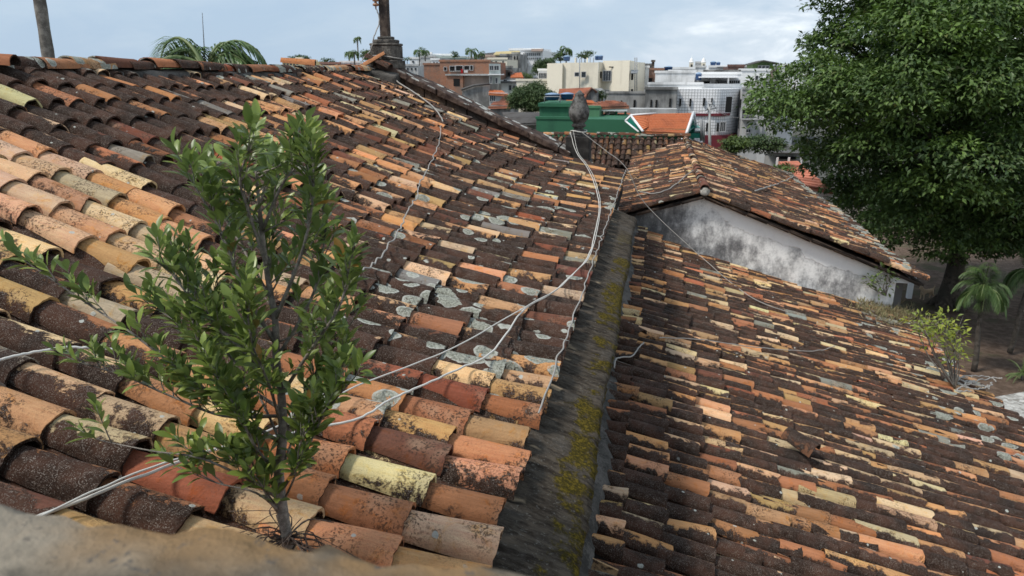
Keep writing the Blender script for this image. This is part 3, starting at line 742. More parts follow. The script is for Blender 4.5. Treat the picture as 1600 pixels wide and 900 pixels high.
_gr = gm.math('MULTIPLY', gm.step(_a, .50, .60), gm.step(_b, .38, .5)); _col = gm.mix(gm.math('MULTIPLY', _gr, .65), _col, (.045, .058, .022))
_col = gm.mix(gm.step(_p[1], 45, 70), _col, (.09, .09, .08))
gm.bump(gm.math('ADD', _b, _c), .8, .06)
tag(link('ground', quads_mesh('ground', V, Q), gm.out(_col, .97, .15)), kind='structure')
mb = MB(); P0 = atZ(1560, 618, -9.96); vs_ = []
pth = [(1545, 622), (1600, 612), (1760, 640), (1760, 760), (1560, 660)]
mb.add([tuple(atZ(x, y, -9.84)) for x, y in pth], [tuple(range(5))])
_g = NT('pale_gravel'); _v = _g.vor(9); _vs = _g.n('ShaderNodeSeparateColor'); _g.L(_v.outputs['Color'], _vs.inputs[0]); _g.bump(_v.outputs['Distance'], .8, .05)
tag(mb.build('gravel_path', _g.out(_g.mix(_vs.outputs[0], (.20, .19, .17), (.52, .51, .48)), .95)), kind='structure')

# ================================================================== LEAVES
def leaf_mat(name, dark, light, rough=.45, trans=.25, spec=.4):
    m = NT(name); a = m.attr('tint'); s = m.n('ShaderNodeSeparateColor'); m.L(a.outputs['Color'], s.inputs[0])
    c = m.mix(s.outputs[0], dark, light); c = m.mix(m.math('MULTIPLY', s.outputs[1], .8), c, (.10, .085, .02))
    geo = m.n('ShaderNodeNewGeometry'); c = m.mix(m.math('MULTIPLY', geo.outputs['Backfacing'], .35), c, (.12, .17, .07))
    m.out(c, rough, spec)
    if trans:
        tr = m.n('ShaderNodeBsdfTranslucent'); m.L(c, tr.inputs[0]); mxs = m.n('ShaderNodeMixShader'); mxs.inputs[0].default_value = trans
        o = m.t.nodes['Material Output']; m.L(m.b.outputs[0], mxs.inputs[1]); m.L(tr.outputs[0], mxs.inputs[2]); m.L(mxs.outputs[0], o.inputs[0])
    return m.m
def unit(a): return a / np.maximum(np.linalg.norm(a, axis=-1, keepdims=True), 1e-9)
def leaf_quads(C_, D, Nn, Ln, Wd, tint):
    """folded rhombus leaves: two quads each sharing the midrib. C_ base, D direction, Nn normal"""
    S_ = unit(np.cross(D, Nn)); U = unit(np.cross(S_, D)); n = len(C_)
    Ln = Ln[:, None]; Wd = Wd[:, None]
    a = C_; t = C_ + D * Ln - U * Ln * .12; m1 = C_ + D * Ln * .5
    l1 = C_ + D * Ln * .45 + S_ * Wd * .5 + U * Wd * .18; r1 = C_ + D * Ln * .45 - S_ * Wd * .5 + U * Wd * .18
    V = np.stack([a, l1, t, r1, m1], 1).reshape(-1, 3)
    b = np.arange(n)[:, None] * 5
    Q = np.concatenate([b + np.array([[0, 4, 2, 1]]), b + np.array([[0, 3, 2, 4]])]).reshape(-1, 4)
    tt = np.repeat(tint[:, None, :], 5, 1).reshape(-1, 4)
    return V, Q, tt
def crown_mesh(name, lobes, per, lsize, mat, parent, squash=.72, lum=None, shell=.45):
    """lobes: (x,y,z,r). leaves sit on and inside every lobe's upper shell"""
    lobes = np.array(lobes); Cs = []; Ds = []; Ns = []; Ts = []
    for i, (x, y, z, r) in enumerate(lobes):
        n = max(6, int(per * r * r)); d = unit(rng.normal(size=(n, 3))); lowm = d[:, 2] < -.25; d[lowm, 2] *= -.6; d = unit(d)
        rad = r * (1 - shell * rng.random(n) ** 1.7) * (1 + rng.normal(0, .10, n))
        p = np.array([x, y, z]) + d * rad[:, None] * np.array([1, 1, squash])
        dr = unit(d * np.array([1, 1, .25]) + rng.normal(0, .55, (n, 3)) + np.array([0, 0, -.35]))
        nn = unit(d * .5 + np.array([0, 0, 1.]) + rng.normal(0, .45, (n, 3)))
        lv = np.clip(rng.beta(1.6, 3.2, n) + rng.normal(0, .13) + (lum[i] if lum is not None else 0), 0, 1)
        t = np.stack([lv, (rng.random(n) < .02) * 1., np.zeros(n), np.ones(n)], 1)
        Cs.append(p); Ds.append(dr); Ns.append(nn); Ts.append(t)
    C_ = np.concatenate(Cs); n = len(C_); s = lsize * rng.uniform(.7, 1.3, n)
    V, Q, tt = leaf_quads(C_, np.concatenate(Ds), np.concatenate(Ns), s, s * .48, np.concatenate(Ts))
    return link(name, quads_mesh(name, V, Q, False, {'tint': tt}), mat, parent)
BARK = stone('grey_brown_bark', (.035, .028, .022), (.09, .075, .06), (.05, .045, .036), 5, .04)
MANGO = leaf_mat('dark_tree_leaf', (.020, .052, .010), (.17, .28, .045), .5, .25)
def inpoly(x, y, P):
    c = False; j = len(P) - 1
    for i in range(len(P)):
        if (P[i][1] > y) != (P[j][1] > y) and x < (P[j][0] - P[i][0]) * (y - P[i][1]) / (P[j][1] - P[i][1]) + P[i][0]: c = not c
        j = i
    return c
def edged(x, y, P):
    b = 1e9
    for i in range(len(P)):
        ax, ay = P[i - 1]; bx, by = P[i]; dx, dy = bx - ax, by - ay; t = max(0, min(1, ((x - ax) * dx + (y - ay) * dy) / (dx * dx + dy * dy + 1e-9)))
        b = min(b, math.hypot(x - ax - t * dx, y - ay - t * dy))
    return b
# ------------------------------------------------------------------ the big tree
big = thing('broadleaf_tree', 'huge dark green broadleaf tree whose crown fills the upper right', 'tree', tuple(atZ(1480, 478, -10)))
OUT = [(1262, -120), (1268, 5), (1300, 25), (1290, 45), (1262, 66), (1275, 85), (1238, 100), (1215, 125), (1172, 128), (1182, 155), (1178, 172), (1200, 200), (1228, 214), (1258, 232), (1262, 266), (1296, 286), (1318, 330), (1380, 378), (1420, 388), (1455, 400), (1500, 418), (1600, 408), (1760, 400), (1760, -120)]
lob = []; lum = []
tries = 0
while len(lob) < 620 and tries < 20000:
    tries += 1
    x = random.uniform(1150, 1750); y = random.uniform(-110, 410)
    if not inpoly(x, y, OUT): continue
    e_ = edged(x, y, OUT); r = random.uniform(.55, 1.35)
    rp_ = r * 34
    if e_ < rp_ * .75: r = max(.34, e_ / 34 * 1.25)
    if e_ < 5: continue
    # sky gaps in the thin upper left of the crown
    if math.hypot((x - 1325) / 26, (y - 45) / 16) < 1 or math.hypot((x - 1300) / 18, (y - 88) / 9) < 1 or math.hypot((x - 1342) / 16, (y - 8) / 14) < 1: continue
    dep = min(1, e_ / 150)
    Y = 33 + random.uniform(-1, .75) * (1.2 + 6.0 * math.sqrt(dep))
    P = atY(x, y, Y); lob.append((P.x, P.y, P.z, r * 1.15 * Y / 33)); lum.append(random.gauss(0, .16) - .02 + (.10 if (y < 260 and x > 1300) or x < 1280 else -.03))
for k in range(len(OUT) - 4):
    (ax, ay), (bx, by) = OUT[k], OUT[k + 1]
    for q in range(max(2, int(math.hypot(bx - ax, by - ay) / 11))):
        f_ = random.random(); x = ax + (bx - ax) * f_ + random.gauss(4, 7); y = ay + (by - ay) * f_ + random.gauss(0, 5)
        if y > -60: P = atY(x, y, 33 + random.uniform(-1.5, 1.5)); lob.append((P.x, P.y, P.z, random.uniform(.28, .55))); lum.append(.05)
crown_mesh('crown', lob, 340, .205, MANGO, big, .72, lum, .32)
# hanging curtain of darker, smaller-leaved foliage low on the left of the crown
lob2 = []
for i in range(70):
    x = random.uniform(1345, 1500); y = random.uniform(190, 385) ; P = atY(x, y, random.uniform(28.5, 31)); lob2.append((P.x, P.y, P.z, random.uniform(.35, .6)))
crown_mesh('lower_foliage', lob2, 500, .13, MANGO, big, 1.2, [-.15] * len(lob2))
mb = MB(); tb = atZ(1480, 480, -10)
mb.tube(catmull([tb + Vector((0, 0, -.2)), tb + Vector((-.05, 0, .5)), tb + Vector((.05, 0, 2)), tb + Vector((-.25, .1, 4)), tb + Vector((-.1, .5, 7)), tb + Vector((.4, .5, 10))]), [max(.12, .52 - .011 * i + (.25 if i < 3 else 0)) for i in range(41)], 12)
for k in range(5):
    q = k * 1.3; b0 = tb + Vector((math.cos(q) * .25, math.sin(q) * .25, 0)); mb.tube([b0 + Vector((math.cos(q) * .5, math.sin(q) * .5, -.1)), b0 + Vector((0, 0, .6)), b0 + Vector((-.1 * math.cos(q), 0, 2.5))], [.16, .17, .1], 8)
mb.build('trunk', BARK, big)
mb = MB()
for (x, y, Y2) in ((1300, 180, 31), (1345, 120, 30), (1400, 60, 33), (1320, 70, 33), (1240, 160, 32), (1500, 40, 32), (1560, 120, 30), (1330, 240, 30), (1400, 160, 29), (1460, 100, 29), (1560, 250, 30), (1420, 250, 29.5), (1480, 15, 34), (1400, 20, 33.5)):
    e2 = atY(x, y, Y2); s0 = tb + Vector((0, .3, random.uniform(3.5, 7)))
    md = s0.lerp(e2, .5) + Vector((random.uniform(-.5, .5), 0, random.uniform(.2, .9)))
    mb.tube(catmull([s0, s0.lerp(md, .5) + Vector((0, 0, .1)), md, e2.lerp(md, .4), e2], 5), [.2 - .0088 * i for i in range(21)], 7)
    for k in range(4):
        e3 = e2 + Vector((random.uniform(-1.2, 1.2), random.uniform(-1, 1), random.uniform(-.3, 1)))
        mb.tube([md.lerp(e2, .5), e2.lerp(e3, .4), e3], [.06, .035, .012], 5)
mb.build('limbs', stone('limb_bark', (.08, .07, .06), (.16, .145, .125), (.06, .05, .04), 6, .02), big)

def small_tree(name, label, x, y, wpx, hpx, Y, mat, cat='tree', group=None, per=None, lsize=None, n=None, trunk=True, depth=1.):
    """crown centred on pixel (x,y) at distance Y, size in pixels of the photo"""
    c = atY(x, y, Y); k = Y / 1080.; rw = wpx / 2 * k; rh = hpx / 2 * k; gz = terr(c.x, c.y)
    t = thing(name, label, cat, (c.x, c.y, gz), group)
    n = int((n or 26) * 1.9); lb = []
    for i in range(n):
        d = Vector((random.gauss(0, 1), random.gauss(0, 1), random.gauss(0, 1))).normalized() * random.uniform(.35, .8)
        r = min(rw, rh) * random.uniform(.26, .46)
        lb.append((c.x + d.x * (rw - r * .4), c.y + d.y * (rw - r * .4) * depth, c.z + d.z * (rh - r * .4), r))
    px_ = 2 * k
    ls = lsize or max(px_ * 1.3, .15); area = sum(q[3] ** 2 for q in lb)
    per = per or min(15 / (ls * ls), 60000 / area)
    crown_mesh('crown', lb, per, ls, mat, t, .8, [random.gauss(0, .1) for _ in lb])
    if trunk:
        mb_ = MB(); mb_.tube([(c.x, c.y, gz - .2), (c.x + rw * .05, c.y, (gz + c.z) / 2), (c.x, c.y, c.z)], [rw * .1 + .08, rw * .07 + .06, .05], 7)
        for q in range(3): mb_.tube([(c.x, c.y, c.z - rh * .6), (c.x + random.uniform(-1, 1) * rw * .5, c.y, c.z + rh * .2)], [rw * .05 + .03, .02], 5)
        mb_.build('trunk', BARK, t)
    return t
TREE2 = leaf_mat('mid_green_leaf', (.018, .045, .012), (.085, .14, .035), .55, .2)
TREE3 = leaf_mat('pale_green_leaf', (.035, .07, .012), (.17, .24, .04), .5, .25)

# ------------------------------------------------------------------ palms
PALMG = leaf_mat('palm_leaflet', (.025, .07, .018), (.15, .24, .05), .4, .25)
PTRUNK = stone('palm_trunk', (.13, .115, .10), (.24, .22, .19), (.09, .08, .07), 7, .02)
PTRUNKD = stone('dark_palm_trunk', (.05, .042, .034), (.11, .095, .08), (.07, .06, .05), 7, .02)
def palm(name, label, crown, base, nf, fl, trunk_r, mat=None, seed=1, up=.9, leaflen=.34, nl=26, group=None, tmat=None, skew=None, droop=1.0, azs=None, els=None, cat='palm tree', part=True, lw=.10):
    rr = random.Random(seed); crown = Vector(crown); base = Vector(base)
    t = thing(name, label, cat, tuple(base), group)
    Cs = []; Ds = []; Ns = []; Ls = []
    rch = MB()
    for i in range(nf):
        az = azs[i % len(azs)] + rr.uniform(-.1, .1) if azs else 2 * math.pi * i / nf + rr.uniform(-.25, .25); el = els[i % len(els)] if els else rr.uniform(.15, 1.25) * up; L_ = fl * rr.uniform(.8, 1.1)
        h = Vector((math.cos(az), math.sin(az), 0)); p = crown.copy(); d = (h * math.cos(el) + Vector((0, 0, math.sin(el)))).normalized(); pts = [p.copy()]
        K = 14
        for k in range(K):
            d = (d + Vector((0, 0, -.13 * droop * (1 + k * .08)))).normalized(); p = p + d * L_ / K; pts.append(p.copy())
        rch.tube(pts, [.022 * fl * (1 - .85 * k / K) + .002 for k in range(K + 1)], 5)
        for j in range(nl):
            u_ = .14 + .86 * j / nl; q = u_ * K; a = min(K - 1, int(q)); c = pts[a].lerp(pts[a + 1], q - a); td = (pts[a + 1] - pts[a]).normalized()
            sd = td.cross(Vector((0, 0, 1))); sd = sd.normalized() if sd.length > .05 else h.cross(Vector((0, 0, 1)))
            for sg in (-1, 1):
                ld = (sd * sg * 1.0 + td * .75 + Vector((0, 0, rr.uniform(-.75, .0)))).normalized(); ll = leaflen * fl * math.sin(math.pi * (.18 + .75 * u_)) * rr.uniform(.85, 1.1)
                Cs.append(tuple(c)); Ds.append(tuple(ld)); Ns.append(tuple((Vector((0, 0, 1)) + sd * sg * .3).normalized())); Ls.append(ll)
    C_ = np.array(Cs); Ls = np.array(Ls); n = len(C_); g = np.clip(np.random.default_rng(seed).beta(1.5, 3, n), 0, 1)
    V, Q, tt = leaf_quads(C_, unit(np.array(Ds)), unit(np.array(Ns)), Ls, Ls * lw, np.stack([g, np.zeros(n), np.zeros(n), np.ones(n)], 1))
    V = V.reshape(-1, 5, 3); V[:, 2, 2] -= Ls * .18; V = V.reshape(-1, 3)
    fo = link('fronds', quads_mesh('fronds', V, Q, False, {'tint': tt}), mat or PALMG, t)
    rch.build('frond_stems', TREE_STEM, t)
    mb_ = MB(); n = 12; pts = [base.lerp(crown, k / n) + Vector((math.sin(k * .7) * .02, 0, 0)) for k in range(n + 1)]
    mb_.tube(pts, [trunk_r * (1.15 - .4 * k / n) for k in range(n + 1)], 10); mb_.build('trunk', tmat or PTRUNK, t)
    if part and fl > .8:
        mb_ = MB(); mb_.tube([crown + Vector((0, 0, -.30 * fl)), crown + Vector((0, 0, .05))], [trunk_r * .95, trunk_r * .6], 10); mb_.build('crownshaft', TREE_STEM, t)
    return t
TREE_STEM = plain('green_stem', (.13, .17, .06), .5, .4, .2)
# yard palms in front of the tree
def gz(x, y): return atZ(x, y, -10)
b = gz(1522, 578); c = atY(1537, 452, b.y); palm('small_palm', 'small palm with a thin dark trunk standing alone in the dirt yard', (c.x, c.y, c.z), (b.x, b.y, -10.05), 19, 1.25, .085, seed=3, tmat=PTRUNKD, up=1.35, droop=1.15, nl=64, leaflen=.36, lw=.055)
b = gz(1578, 549); c = atY(1612, 425, b.y); palm('small_palm', 'dark palm cut off by the right edge of the photo, trunk leaning right', (c.x, c.y, c.z), (b.x, b.y, -10.05), 19, 1.3, .085, seed=4, tmat=PTRUNKD, up=1.35, droop=1.15, nl=64, leaflen=.36, lw=.055)
b = gz(1596, 590); palm('spiky_plant', 'low spiky green plant on the dirt at the right edge', (b.x, b.y, -9.9), (b.x, b.y, -10.05), 22, .75, .04, seed=5, up=1.3, leaflen=.12, nl=14, cat='plant', droop=.7, part=False, lw=.25)
# palms behind the ridge, left
b = atY(318, 106, 19); azs = [3.15, 3.0, 3.3, 2.8, 3.6, 3.05, 2.4, 4.0, 1.2, 5.0]; els = [.75, 1.0, .45, 1.15, .8, .25, 1.0, .6, .4, .5]
palm('feather_palm', 'palm crown showing above the roof ridge, fronds arching far to the left', tuple(b), (b.x, b.y, -10.2), 10, 3.1, .13, seed=11, droop=1.25, nl=60, leaflen=.27, azs=azs, els=els, lw=.075)
b = atY(326, 104, 20); azs = [.25, .0, .5, 6.1, 1.2, 5.6, .9, 4.6]; els = [1.2, .95, 1.05, .6, 1.3, .5, .8, .9]
palm('feather_palm', 'palm crown above the ridge with upright fronds beside the thin antenna', tuple(b), (b.x, b.y, -10.2), 8, 2.5, .13, seed=23, droop=1.45, nl=54, leaflen=.30, azs=azs, els=els, lw=.08)
b = atY(402, 112, 21)
palm('feather_palm', 'lowest palm crown behind the ridge, right of the antenna', tuple(b), (b.x, b.y, -10.2), 12, 1.15, .12, seed=31, up=1.0, droop=1.3, nl=40, leaflen=.32, lw=.08)
# tall trunk at the far left
b = atY(78, 105, 17); tp = atY(48, -90, 17); t = thing('royal_palm', 'tall bare grey palm trunk rising behind the ridge at the left edge', 'palm tree', (b.x, b.y, -10.2))
mb = MB(); K = 26; b0 = Vector((b.x + .15, b.y, -10.3)); pts = [b0.lerp(tp, k / K) for k in range(K + 1)]
d_ = Vector((tp.x - b.x, 0, tp.z - b.z)) / (tp.z - b.z); pts = [Vector((b.x + d_.x * (z - b.z), b.y, z)) for z in np.linspace(-10.3, tp.z, K + 1)]
mb.tube(pts, [.185 - .002 * k + .012 * (k % 2) for k in range(K + 1)], 14); mb.build('trunk', PTRUNK, t)
# its crown, above the picture
Cs = []
palm_c = pts[-1]
mb = MB(); mb.tube([palm_c, palm_c + Vector((-.1, 0, 1.0))], [.13, .1], 10); mb.build('crownshaft', TREE_STEM, t)
# antenna
a0 = atY(321, 110, 20); a1 = atY(316, 20, 20); mb = MB(); mb.tube([(a0.x, a0.y, -10), (a0.x, a0.y, a0.z), (a1.x, a1.y, a1.z)], [.03, .02, .008], 6)
tag(mb.build('antenna_mast', plain('dark_metal_mast', (.08, .085, .09), .5)), 'thin dark antenna mast between the palm crowns above the ridge', 'antenna')

# ================================================================== SAPLING
sap = thing('sapling', 'bushy green ficus sapling rooted between the tiles in the left foreground', 'sapling', tuple(atY(450, 855, 1.64)))
LEAF = NT('ficus_leaf'); _t = LEAF.attr('tint'); _s = LEAF.n('ShaderNodeSeparateColor'); LEAF.L(_t.outputs['Color'], _s.inputs[0])
_c = LEAF.mix(_s.outputs[0], (.078, .125, .022), (.33, .41, .085)); _c = LEAF.mix(LEAF.step(_s.outputs[0], .86, .97), _c, (.27, .36, .06)); _c = LEAF.mix(_s.outputs[1], _c, (.32, .17, .03))
_c = LEAF.mix(LEAF.math('MULTIPLY', LEAF.step(_s.outputs[2], .93, .99), .45), _c, (.20, .29, .09))
_ge = LEAF.n('ShaderNodeNewGeometry'); _c = LEAF.mix(LEAF.math('MULTIPLY', _ge.outputs['Backfacing'], .5), _c, (.13, .19, .08))
LEAF.out(_c, .38, .45); _tr = LEAF.n('ShaderNodeBsdfTranslucent'); LEAF.L(_c, _tr.inputs[0]); _mx = LEAF.n('ShaderNodeMixShader'); _mx.inputs[0].default_value = .3
LEAF.L(LEAF.b.outputs[0], _mx.inputs[1]); LEAF.L(_tr.outputs[0], _mx.inputs[2]); LEAF.L(_mx.outputs[0], LEAF.t.nodes['Material Output'].inputs[0]); LEAFM = LEAF.m
def P_(x, y, Y): return atY(x, y, Y)
trunk = [P_(452, 862, 1.63), P_(442, 800, 1.64), P_(436, 740, 1.66), P_(442, 680, 1.68), P_(440, 620, 1.70), P_(432, 560, 1.70), P_(430, 500, 1.70), P_(418, 430, 1.70), P_(408, 350, 1.69), P_(404, 310, 1.68), P_(400, 265, 1.67)]
mb = MB(); tp_ = catmull(trunk, 5); mb.tube(tp_, [.017 * (1 - .86 * i / (len(tp_) - 1)) + .001 for i in range(len(tp_))], 9)
SBARK = stone('sapling_bark', (.16, .14, .12), (.30, .27, .235), (.10, .09, .075), 60, .002)
mb.build('trunk', SBARK, sap)
brs = [  # pixel guides with distance
 ([(436, 690, 1.68), (390, 660, 1.64), (330, 615, 1.60), (270, 570, 1.58), (205, 520, 1.58), (130, 470, 1.60), (45, 412, 1.62)], .006),
 ([(440, 640, 1.70), (380, 600, 1.75), (310, 540, 1.80), (270, 500, 1.82), (240, 480, 1.84)], .006),
 ([(436, 600, 1.70), (370, 540, 1.62), (310, 480, 1.56), (262, 420, 1.54)], .006),
 ([(432, 540, 1.70), (380, 450, 1.64), (345, 360, 1.60), (300, 285, 1.58)], .006),
 ([(425, 470, 1.70), (375, 380, 1.78), (338, 320, 1.82), (322, 285, 1.84)], .005),
 ([(418, 420, 1.70), (385, 320, 1.62), (375, 280, 1.58), (386, 240, 1.56)], .005),
 ([(410, 360, 1.69), (440, 290, 1.66), (462, 262, 1.64), (468, 246, 1.64)], .005),
 ([(430, 500, 1.70), (470, 400, 1.66), (488, 320, 1.62), (490, 275, 1.60)], .006),
 ([(432, 560, 1.70), (485, 470, 1.74), (505, 390, 1.78), (508, 330, 1.80)], .006),
 ([(438, 620, 1.70), (490, 540, 1.66), (530, 480, 1.62), (545, 420, 1.60)], .006),
 ([(442, 690, 1.68), (480, 610, 1.72), (510, 550, 1.76), (545, 510, 1.78)], .005),
 ([(438, 770, 1.65), (475, 710, 1.62), (505, 650, 1.60), (545, 600, 1.58)], .006),
 ([(436, 740, 1.66), (400, 700, 1.58), (370, 640, 1.54), (340, 590, 1.52)], .005),
 ([(436, 780, 1.65), (380, 745, 1.56), (310, 715, 1.50), (240, 705, 1.48), (165, 690, 1.48)], .005),
 ([(438, 800, 1.64), (400, 770, 1.56), (340, 755, 1.52), (290, 735, 1.52)], .004),
 ([(440, 650, 1.70), (350, 650, 1.66), (270, 620, 1.64), (200, 590, 1.62), (140, 570, 1.62)], .005),
 ([(430, 520, 1.70), (420, 420, 1.80), (430, 340, 1.86), (425, 280, 1.88)], .005),
 ([(436, 650, 1.69), (380, 640, 1.62), (320, 560, 1.58), (300, 500, 1.57)], .005),
 ([(434, 580, 1.70), (360, 520, 1.70), (300, 450, 1.72), (285, 420, 1.72)], .005),
 ([(438, 690, 1.68), (400, 610, 1.72), (350, 540, 1.76), (340, 450, 1.78)], .005),
 ([(438, 740, 1.66), (470, 660, 1.70), (520, 600, 1.74), (535, 560, 1.74)], .004),
 ([(438, 660, 1.69), (420, 600, 1.58), (395, 540, 1.50), (385, 480, 1.48)], .005),
 ([(440, 790, 1.65), (462, 740, 1.60), (470, 690, 1.57), (500, 650, 1.55)], .004),
 ([(438, 800, 1.65), (405, 750, 1.62), (385, 690, 1.60), (375, 640, 1.60)], .004),
 ([(440, 810, 1.65), (420, 780, 1.60), (395, 740, 1.56), (350, 720, 1.55)], .004),
]
tw = MB(); LC = []; LD = []; LN = []; LS = []; LT = []
rs_ = random.Random(9)
def add_leaf(p, d, n_, s, tint): LC.append(tuple(p)); LD.append(tuple(d)); LN.append(tuple(n_)); LS.append(s); LT.append(tint)
def twig(p0, d0, Lg, r0, nlv, big_=1.):
    pts = [p0]; d = d0.normalized(); n = 5
    for k in range(n):
        d = (d + Vector((rs_.gauss(0, .08), rs_.gauss(0, .08), .10 + rs_.gauss(0, .05)))).normalized(); pts.append(pts[-1] + d * Lg / n)
    tw.tube(pts, [r0 * (1 - .7 * k / n) for k in range(n + 1)], 5)
    ang = rs_.uniform(0, 6.28); young = rs_.random() < .35
    for k in range(nlv):
        u_ = .15 + .85 * (k + 1) / nlv; q = min(n - 1, int(u_ * n)); c = pts[q].lerp(pts[q + 1], min(1, u_ * n - q)); td = (pts[q + 1] - pts[q]).normalized()
        ang += 2.4 + rs_.gauss(0, .3); a = td.orthogonal().normalized(); b_ = td.cross(a); rad = a * math.cos(ang) + b_ * math.sin(ang)
        sp_ = .80 - .42 * u_
        ld = (td * (1 - .35 * sp_) + rad * sp_ * .95 + Vector((0, 0, -.06))).normalized()
        if ld.z < -.35: ld.z *= .3; ld.normalize()
        nn = (td * .75 - rad * .2 + Vector((0, 0, .75)) + Vector((rs_.gauss(0, .2), rs_.gauss(0, .2), 0))).normalized()
        s = rs_.uniform(.040, .066) * big_ * (1 if u_ < .9 else .8)
        g = rs_.betavariate(1.8, 3.4) + (.22 if young and u_ > .6 else 0)
        add_leaf(c, ld, nn, s, (min(1, g), 1. if rs_.random() < .006 else 0., rs_.random(), 1))
for gi, (gd, r0) in enumerate(brs):
    pts = catmull([P_(*g) for g in gd], 6); n = len(pts)
    tw.tube(pts, [r0 * (1 - .75 * i / (n - 1)) for i in range(n)], 6)
    total = sum((pts[i + 1] - pts[i]).length for i in range(n - 1)); m_ = int(total / .034)
    sparse = gi in (13, 14)
    for k in range(m_):
        u_ = .22 + .78 * k / m_
        if gi == 0: 
            if rs_.random() < .25: continue
        if sparse and rs_.random() < .72: continue
        q = u_ * (n - 1); i = min(n - 2, int(q)); p0 = pts[i].lerp(pts[i + 1], q - i); td = (pts[i + 1] - pts[i]).normalized()
        rd = Vector((rs_.gauss(0, 1), rs_.gauss(0, 1), rs_.gauss(.1, .7))).normalized()
        twig(p0, td * .8 + rd * .6 + Vector((0, 0, .55)), rs_.uniform(.045, .115) * (.8 if gi == 0 else 1), .0022, rs_.randint(6, 10), .92 if gi in (0, 13, 14, 15) else 1.)
    twig(pts[-1], (pts[-1] - pts[-3]), .09, .0022, 9)
for k in range(26):
    i = int(len(tp_) * rs_.uniform(.45, 1)) - 1; rd = Vector((rs_.gauss(0, 1), rs_.gauss(0, 1), .6)).normalized(); twig(tp_[i], rd, rs_.uniform(.08, .16), .003, rs_.randint(7, 11))
tw.build('branches', SBARK, sap)
# obovate leaf template: 5 stations x 3 across, folded and arched
stn = [(0, .02), (.12, .30), (.35, .80), (.60, 1.0), (.82, .72), (.95, .30), (1.0, .02)]
C_ = np.array(LC); D_ = unit(np.array(LD)); N_ = unit(np.array(LN)); Sd = unit(np.cross(D_, N_)); U_ = unit(np.cross(Sd, D_)); Ls = np.array(LS); n = len(C_)
arch = rng.uniform(.05, .30, n); wd = Ls * rng.uniform(.34, .44, n); Vl = []
for (u_, w_) in stn:
    base_ = C_ + D_ * (Ls * (u_ + .10))[:, None] - U_ * (Ls * arch * u_ * u_)[:, None]
    for sgn in (-1, 0, 1): Vl.append(base_ + Sd * (wd * w_ * .5 * sgn)[:, None] + U_ * (wd * w_ * .16 * abs(sgn))[:, None])
Vl = np.stack(Vl, 1); k_ = Vl.shape[1]
q_ = np.array([(i * 3 + j, i * 3 + j + 1, (i + 1) * 3 + j + 1, (i + 1) * 3 + j) for i in range(6) for j in range(2)])
Qf = (q_[None] + (np.arange(n) * k_)[:, None, None]).reshape(-1, 4)
tt = np.repeat(np.array(LT, dtype=float)[:, None, :], k_, 1).reshape(-1, 4)
link('leaves', quads_mesh('leaves', Vl.reshape(-1, 3), Qf, True, {'tint': tt}), LEAFM, sap)
mb = MB(); b0 = trunk[0]
for k in range(46):
    q = rs_.uniform(0, 6.28); Lr = rs_.uniform(.06, .26); h = Vector((math.cos(q), math.sin(q) * .7, 0)); slope = -.30 * h.x
    p1 = b0 + Vector((0, 0, .03)) + h * Lr * .35 + Vector((rs_.gauss(0, .03), rs_.gauss(0, .03), rs_.uniform(-.01, .05) + slope * Lr * .3)); p2 = b0 + h * Lr + Vector((0, 0, slope * Lr + rs_.uniform(-.0, .035)))
    mb.tube(catmull([b0 + Vector((0, 0, .05)), p1, p2 + Vector((rs_.gauss(0, .01), rs_.gauss(0, .01), 0))], 4), [.0045 * rs_.uniform(.35, 1.1) * (1 - .08 * i) for i in range(9)], 4)
mb.build('roots', stone('dry_root', (.07, .05, .04), (.13, .10, .08), (.05, .035, .03), 30, .002), sap)

# ================================================================== TOWN ON THE HILL
CW = plaster('cream_render', (.76, .70, .57), (.45, .41, .33), .2, .25)
WH = plaster('white_render', (.82, .82, .81), (.45, .45, .44), .2, .25)
WH2 = plaster('stained_white_render', (.76, .76, .75), (.28, .28, .27), .45, .3)
GREYC = plaster('mouldy_grey_render', (.34, .335, .32), (.06, .06, .058), .8, .35)
GREYL = plaster('light_grey_render', (.46, .46, .45), (.15, .15, .15), .5, .3)
YEL = plaster('yellow_render', (.58, .48, .26), (.3, .26, .17), .3, .25)
GRN = plaster('green_paint', (.035, .14, .075), (.02, .07, .045), .3, .4, .7)
GRNL = plaster('light_green_paint', (.10, .24, .13), (.05, .11, .07), .3, .4, .7)
PINK = plaster('pinkish_render', (.48, .36, .30), (.2, .17, .15), .5, .25)
WTRIM = plain('white_trim', (.76, .76, .76), .6, .3, .08)
FRAMEM = plain('window_frame', (.42, .42, .42), .6, .3, .1)
BLUET = plain('blue_plastic_tank', (.015, .06, .17), .45, .5, .15)
BLUEL = plain('blue_tank_lid', (.22, .32, .46), .5, .4, .15)
MAROON = plain('maroon_paint', (.16, .025, .035), .6, .3, .2)
TEAL = plain('teal_paint', (.02, .30, .22), .5, .4, .1)
METALG = plain('grey_metal', (.25, .26, .27), .5, .4, .2)
def brick(name, c1, c2, mortar, scale):
    m = NT(name); mp = m.n('ShaderNodeCombineXYZ'); x, y, z = m.sep(m.pos)[:3]; m.L(m.math('ADD', x, y), mp.inputs[0]); m.L(z, mp.inputs[1])
    b = m.n('ShaderNodeTexBrick'); m.L(mp.outputs[0], b.inputs[0]); b.inputs['Color1'].default_value = (*c1, 1); b.inputs['Color2'].default_value = (*c2, 1); b.inputs['Mortar'].default_value = (*mortar, 1)
    b.inputs['Scale'].default_value = scale; b.inputs['Mortar Size'].default_value = .03
    a = m.noise(.5, 7, .65); c = m.mix(m.step(a, .42, .7), b.outputs['Color'], (.16, .13, .11)); return m.out(c, .95, .2)
BRICK = brick('hollow_brick', (.30, .115, .06), (.36, .16, .09), (.25, .19, .15), 2.2)
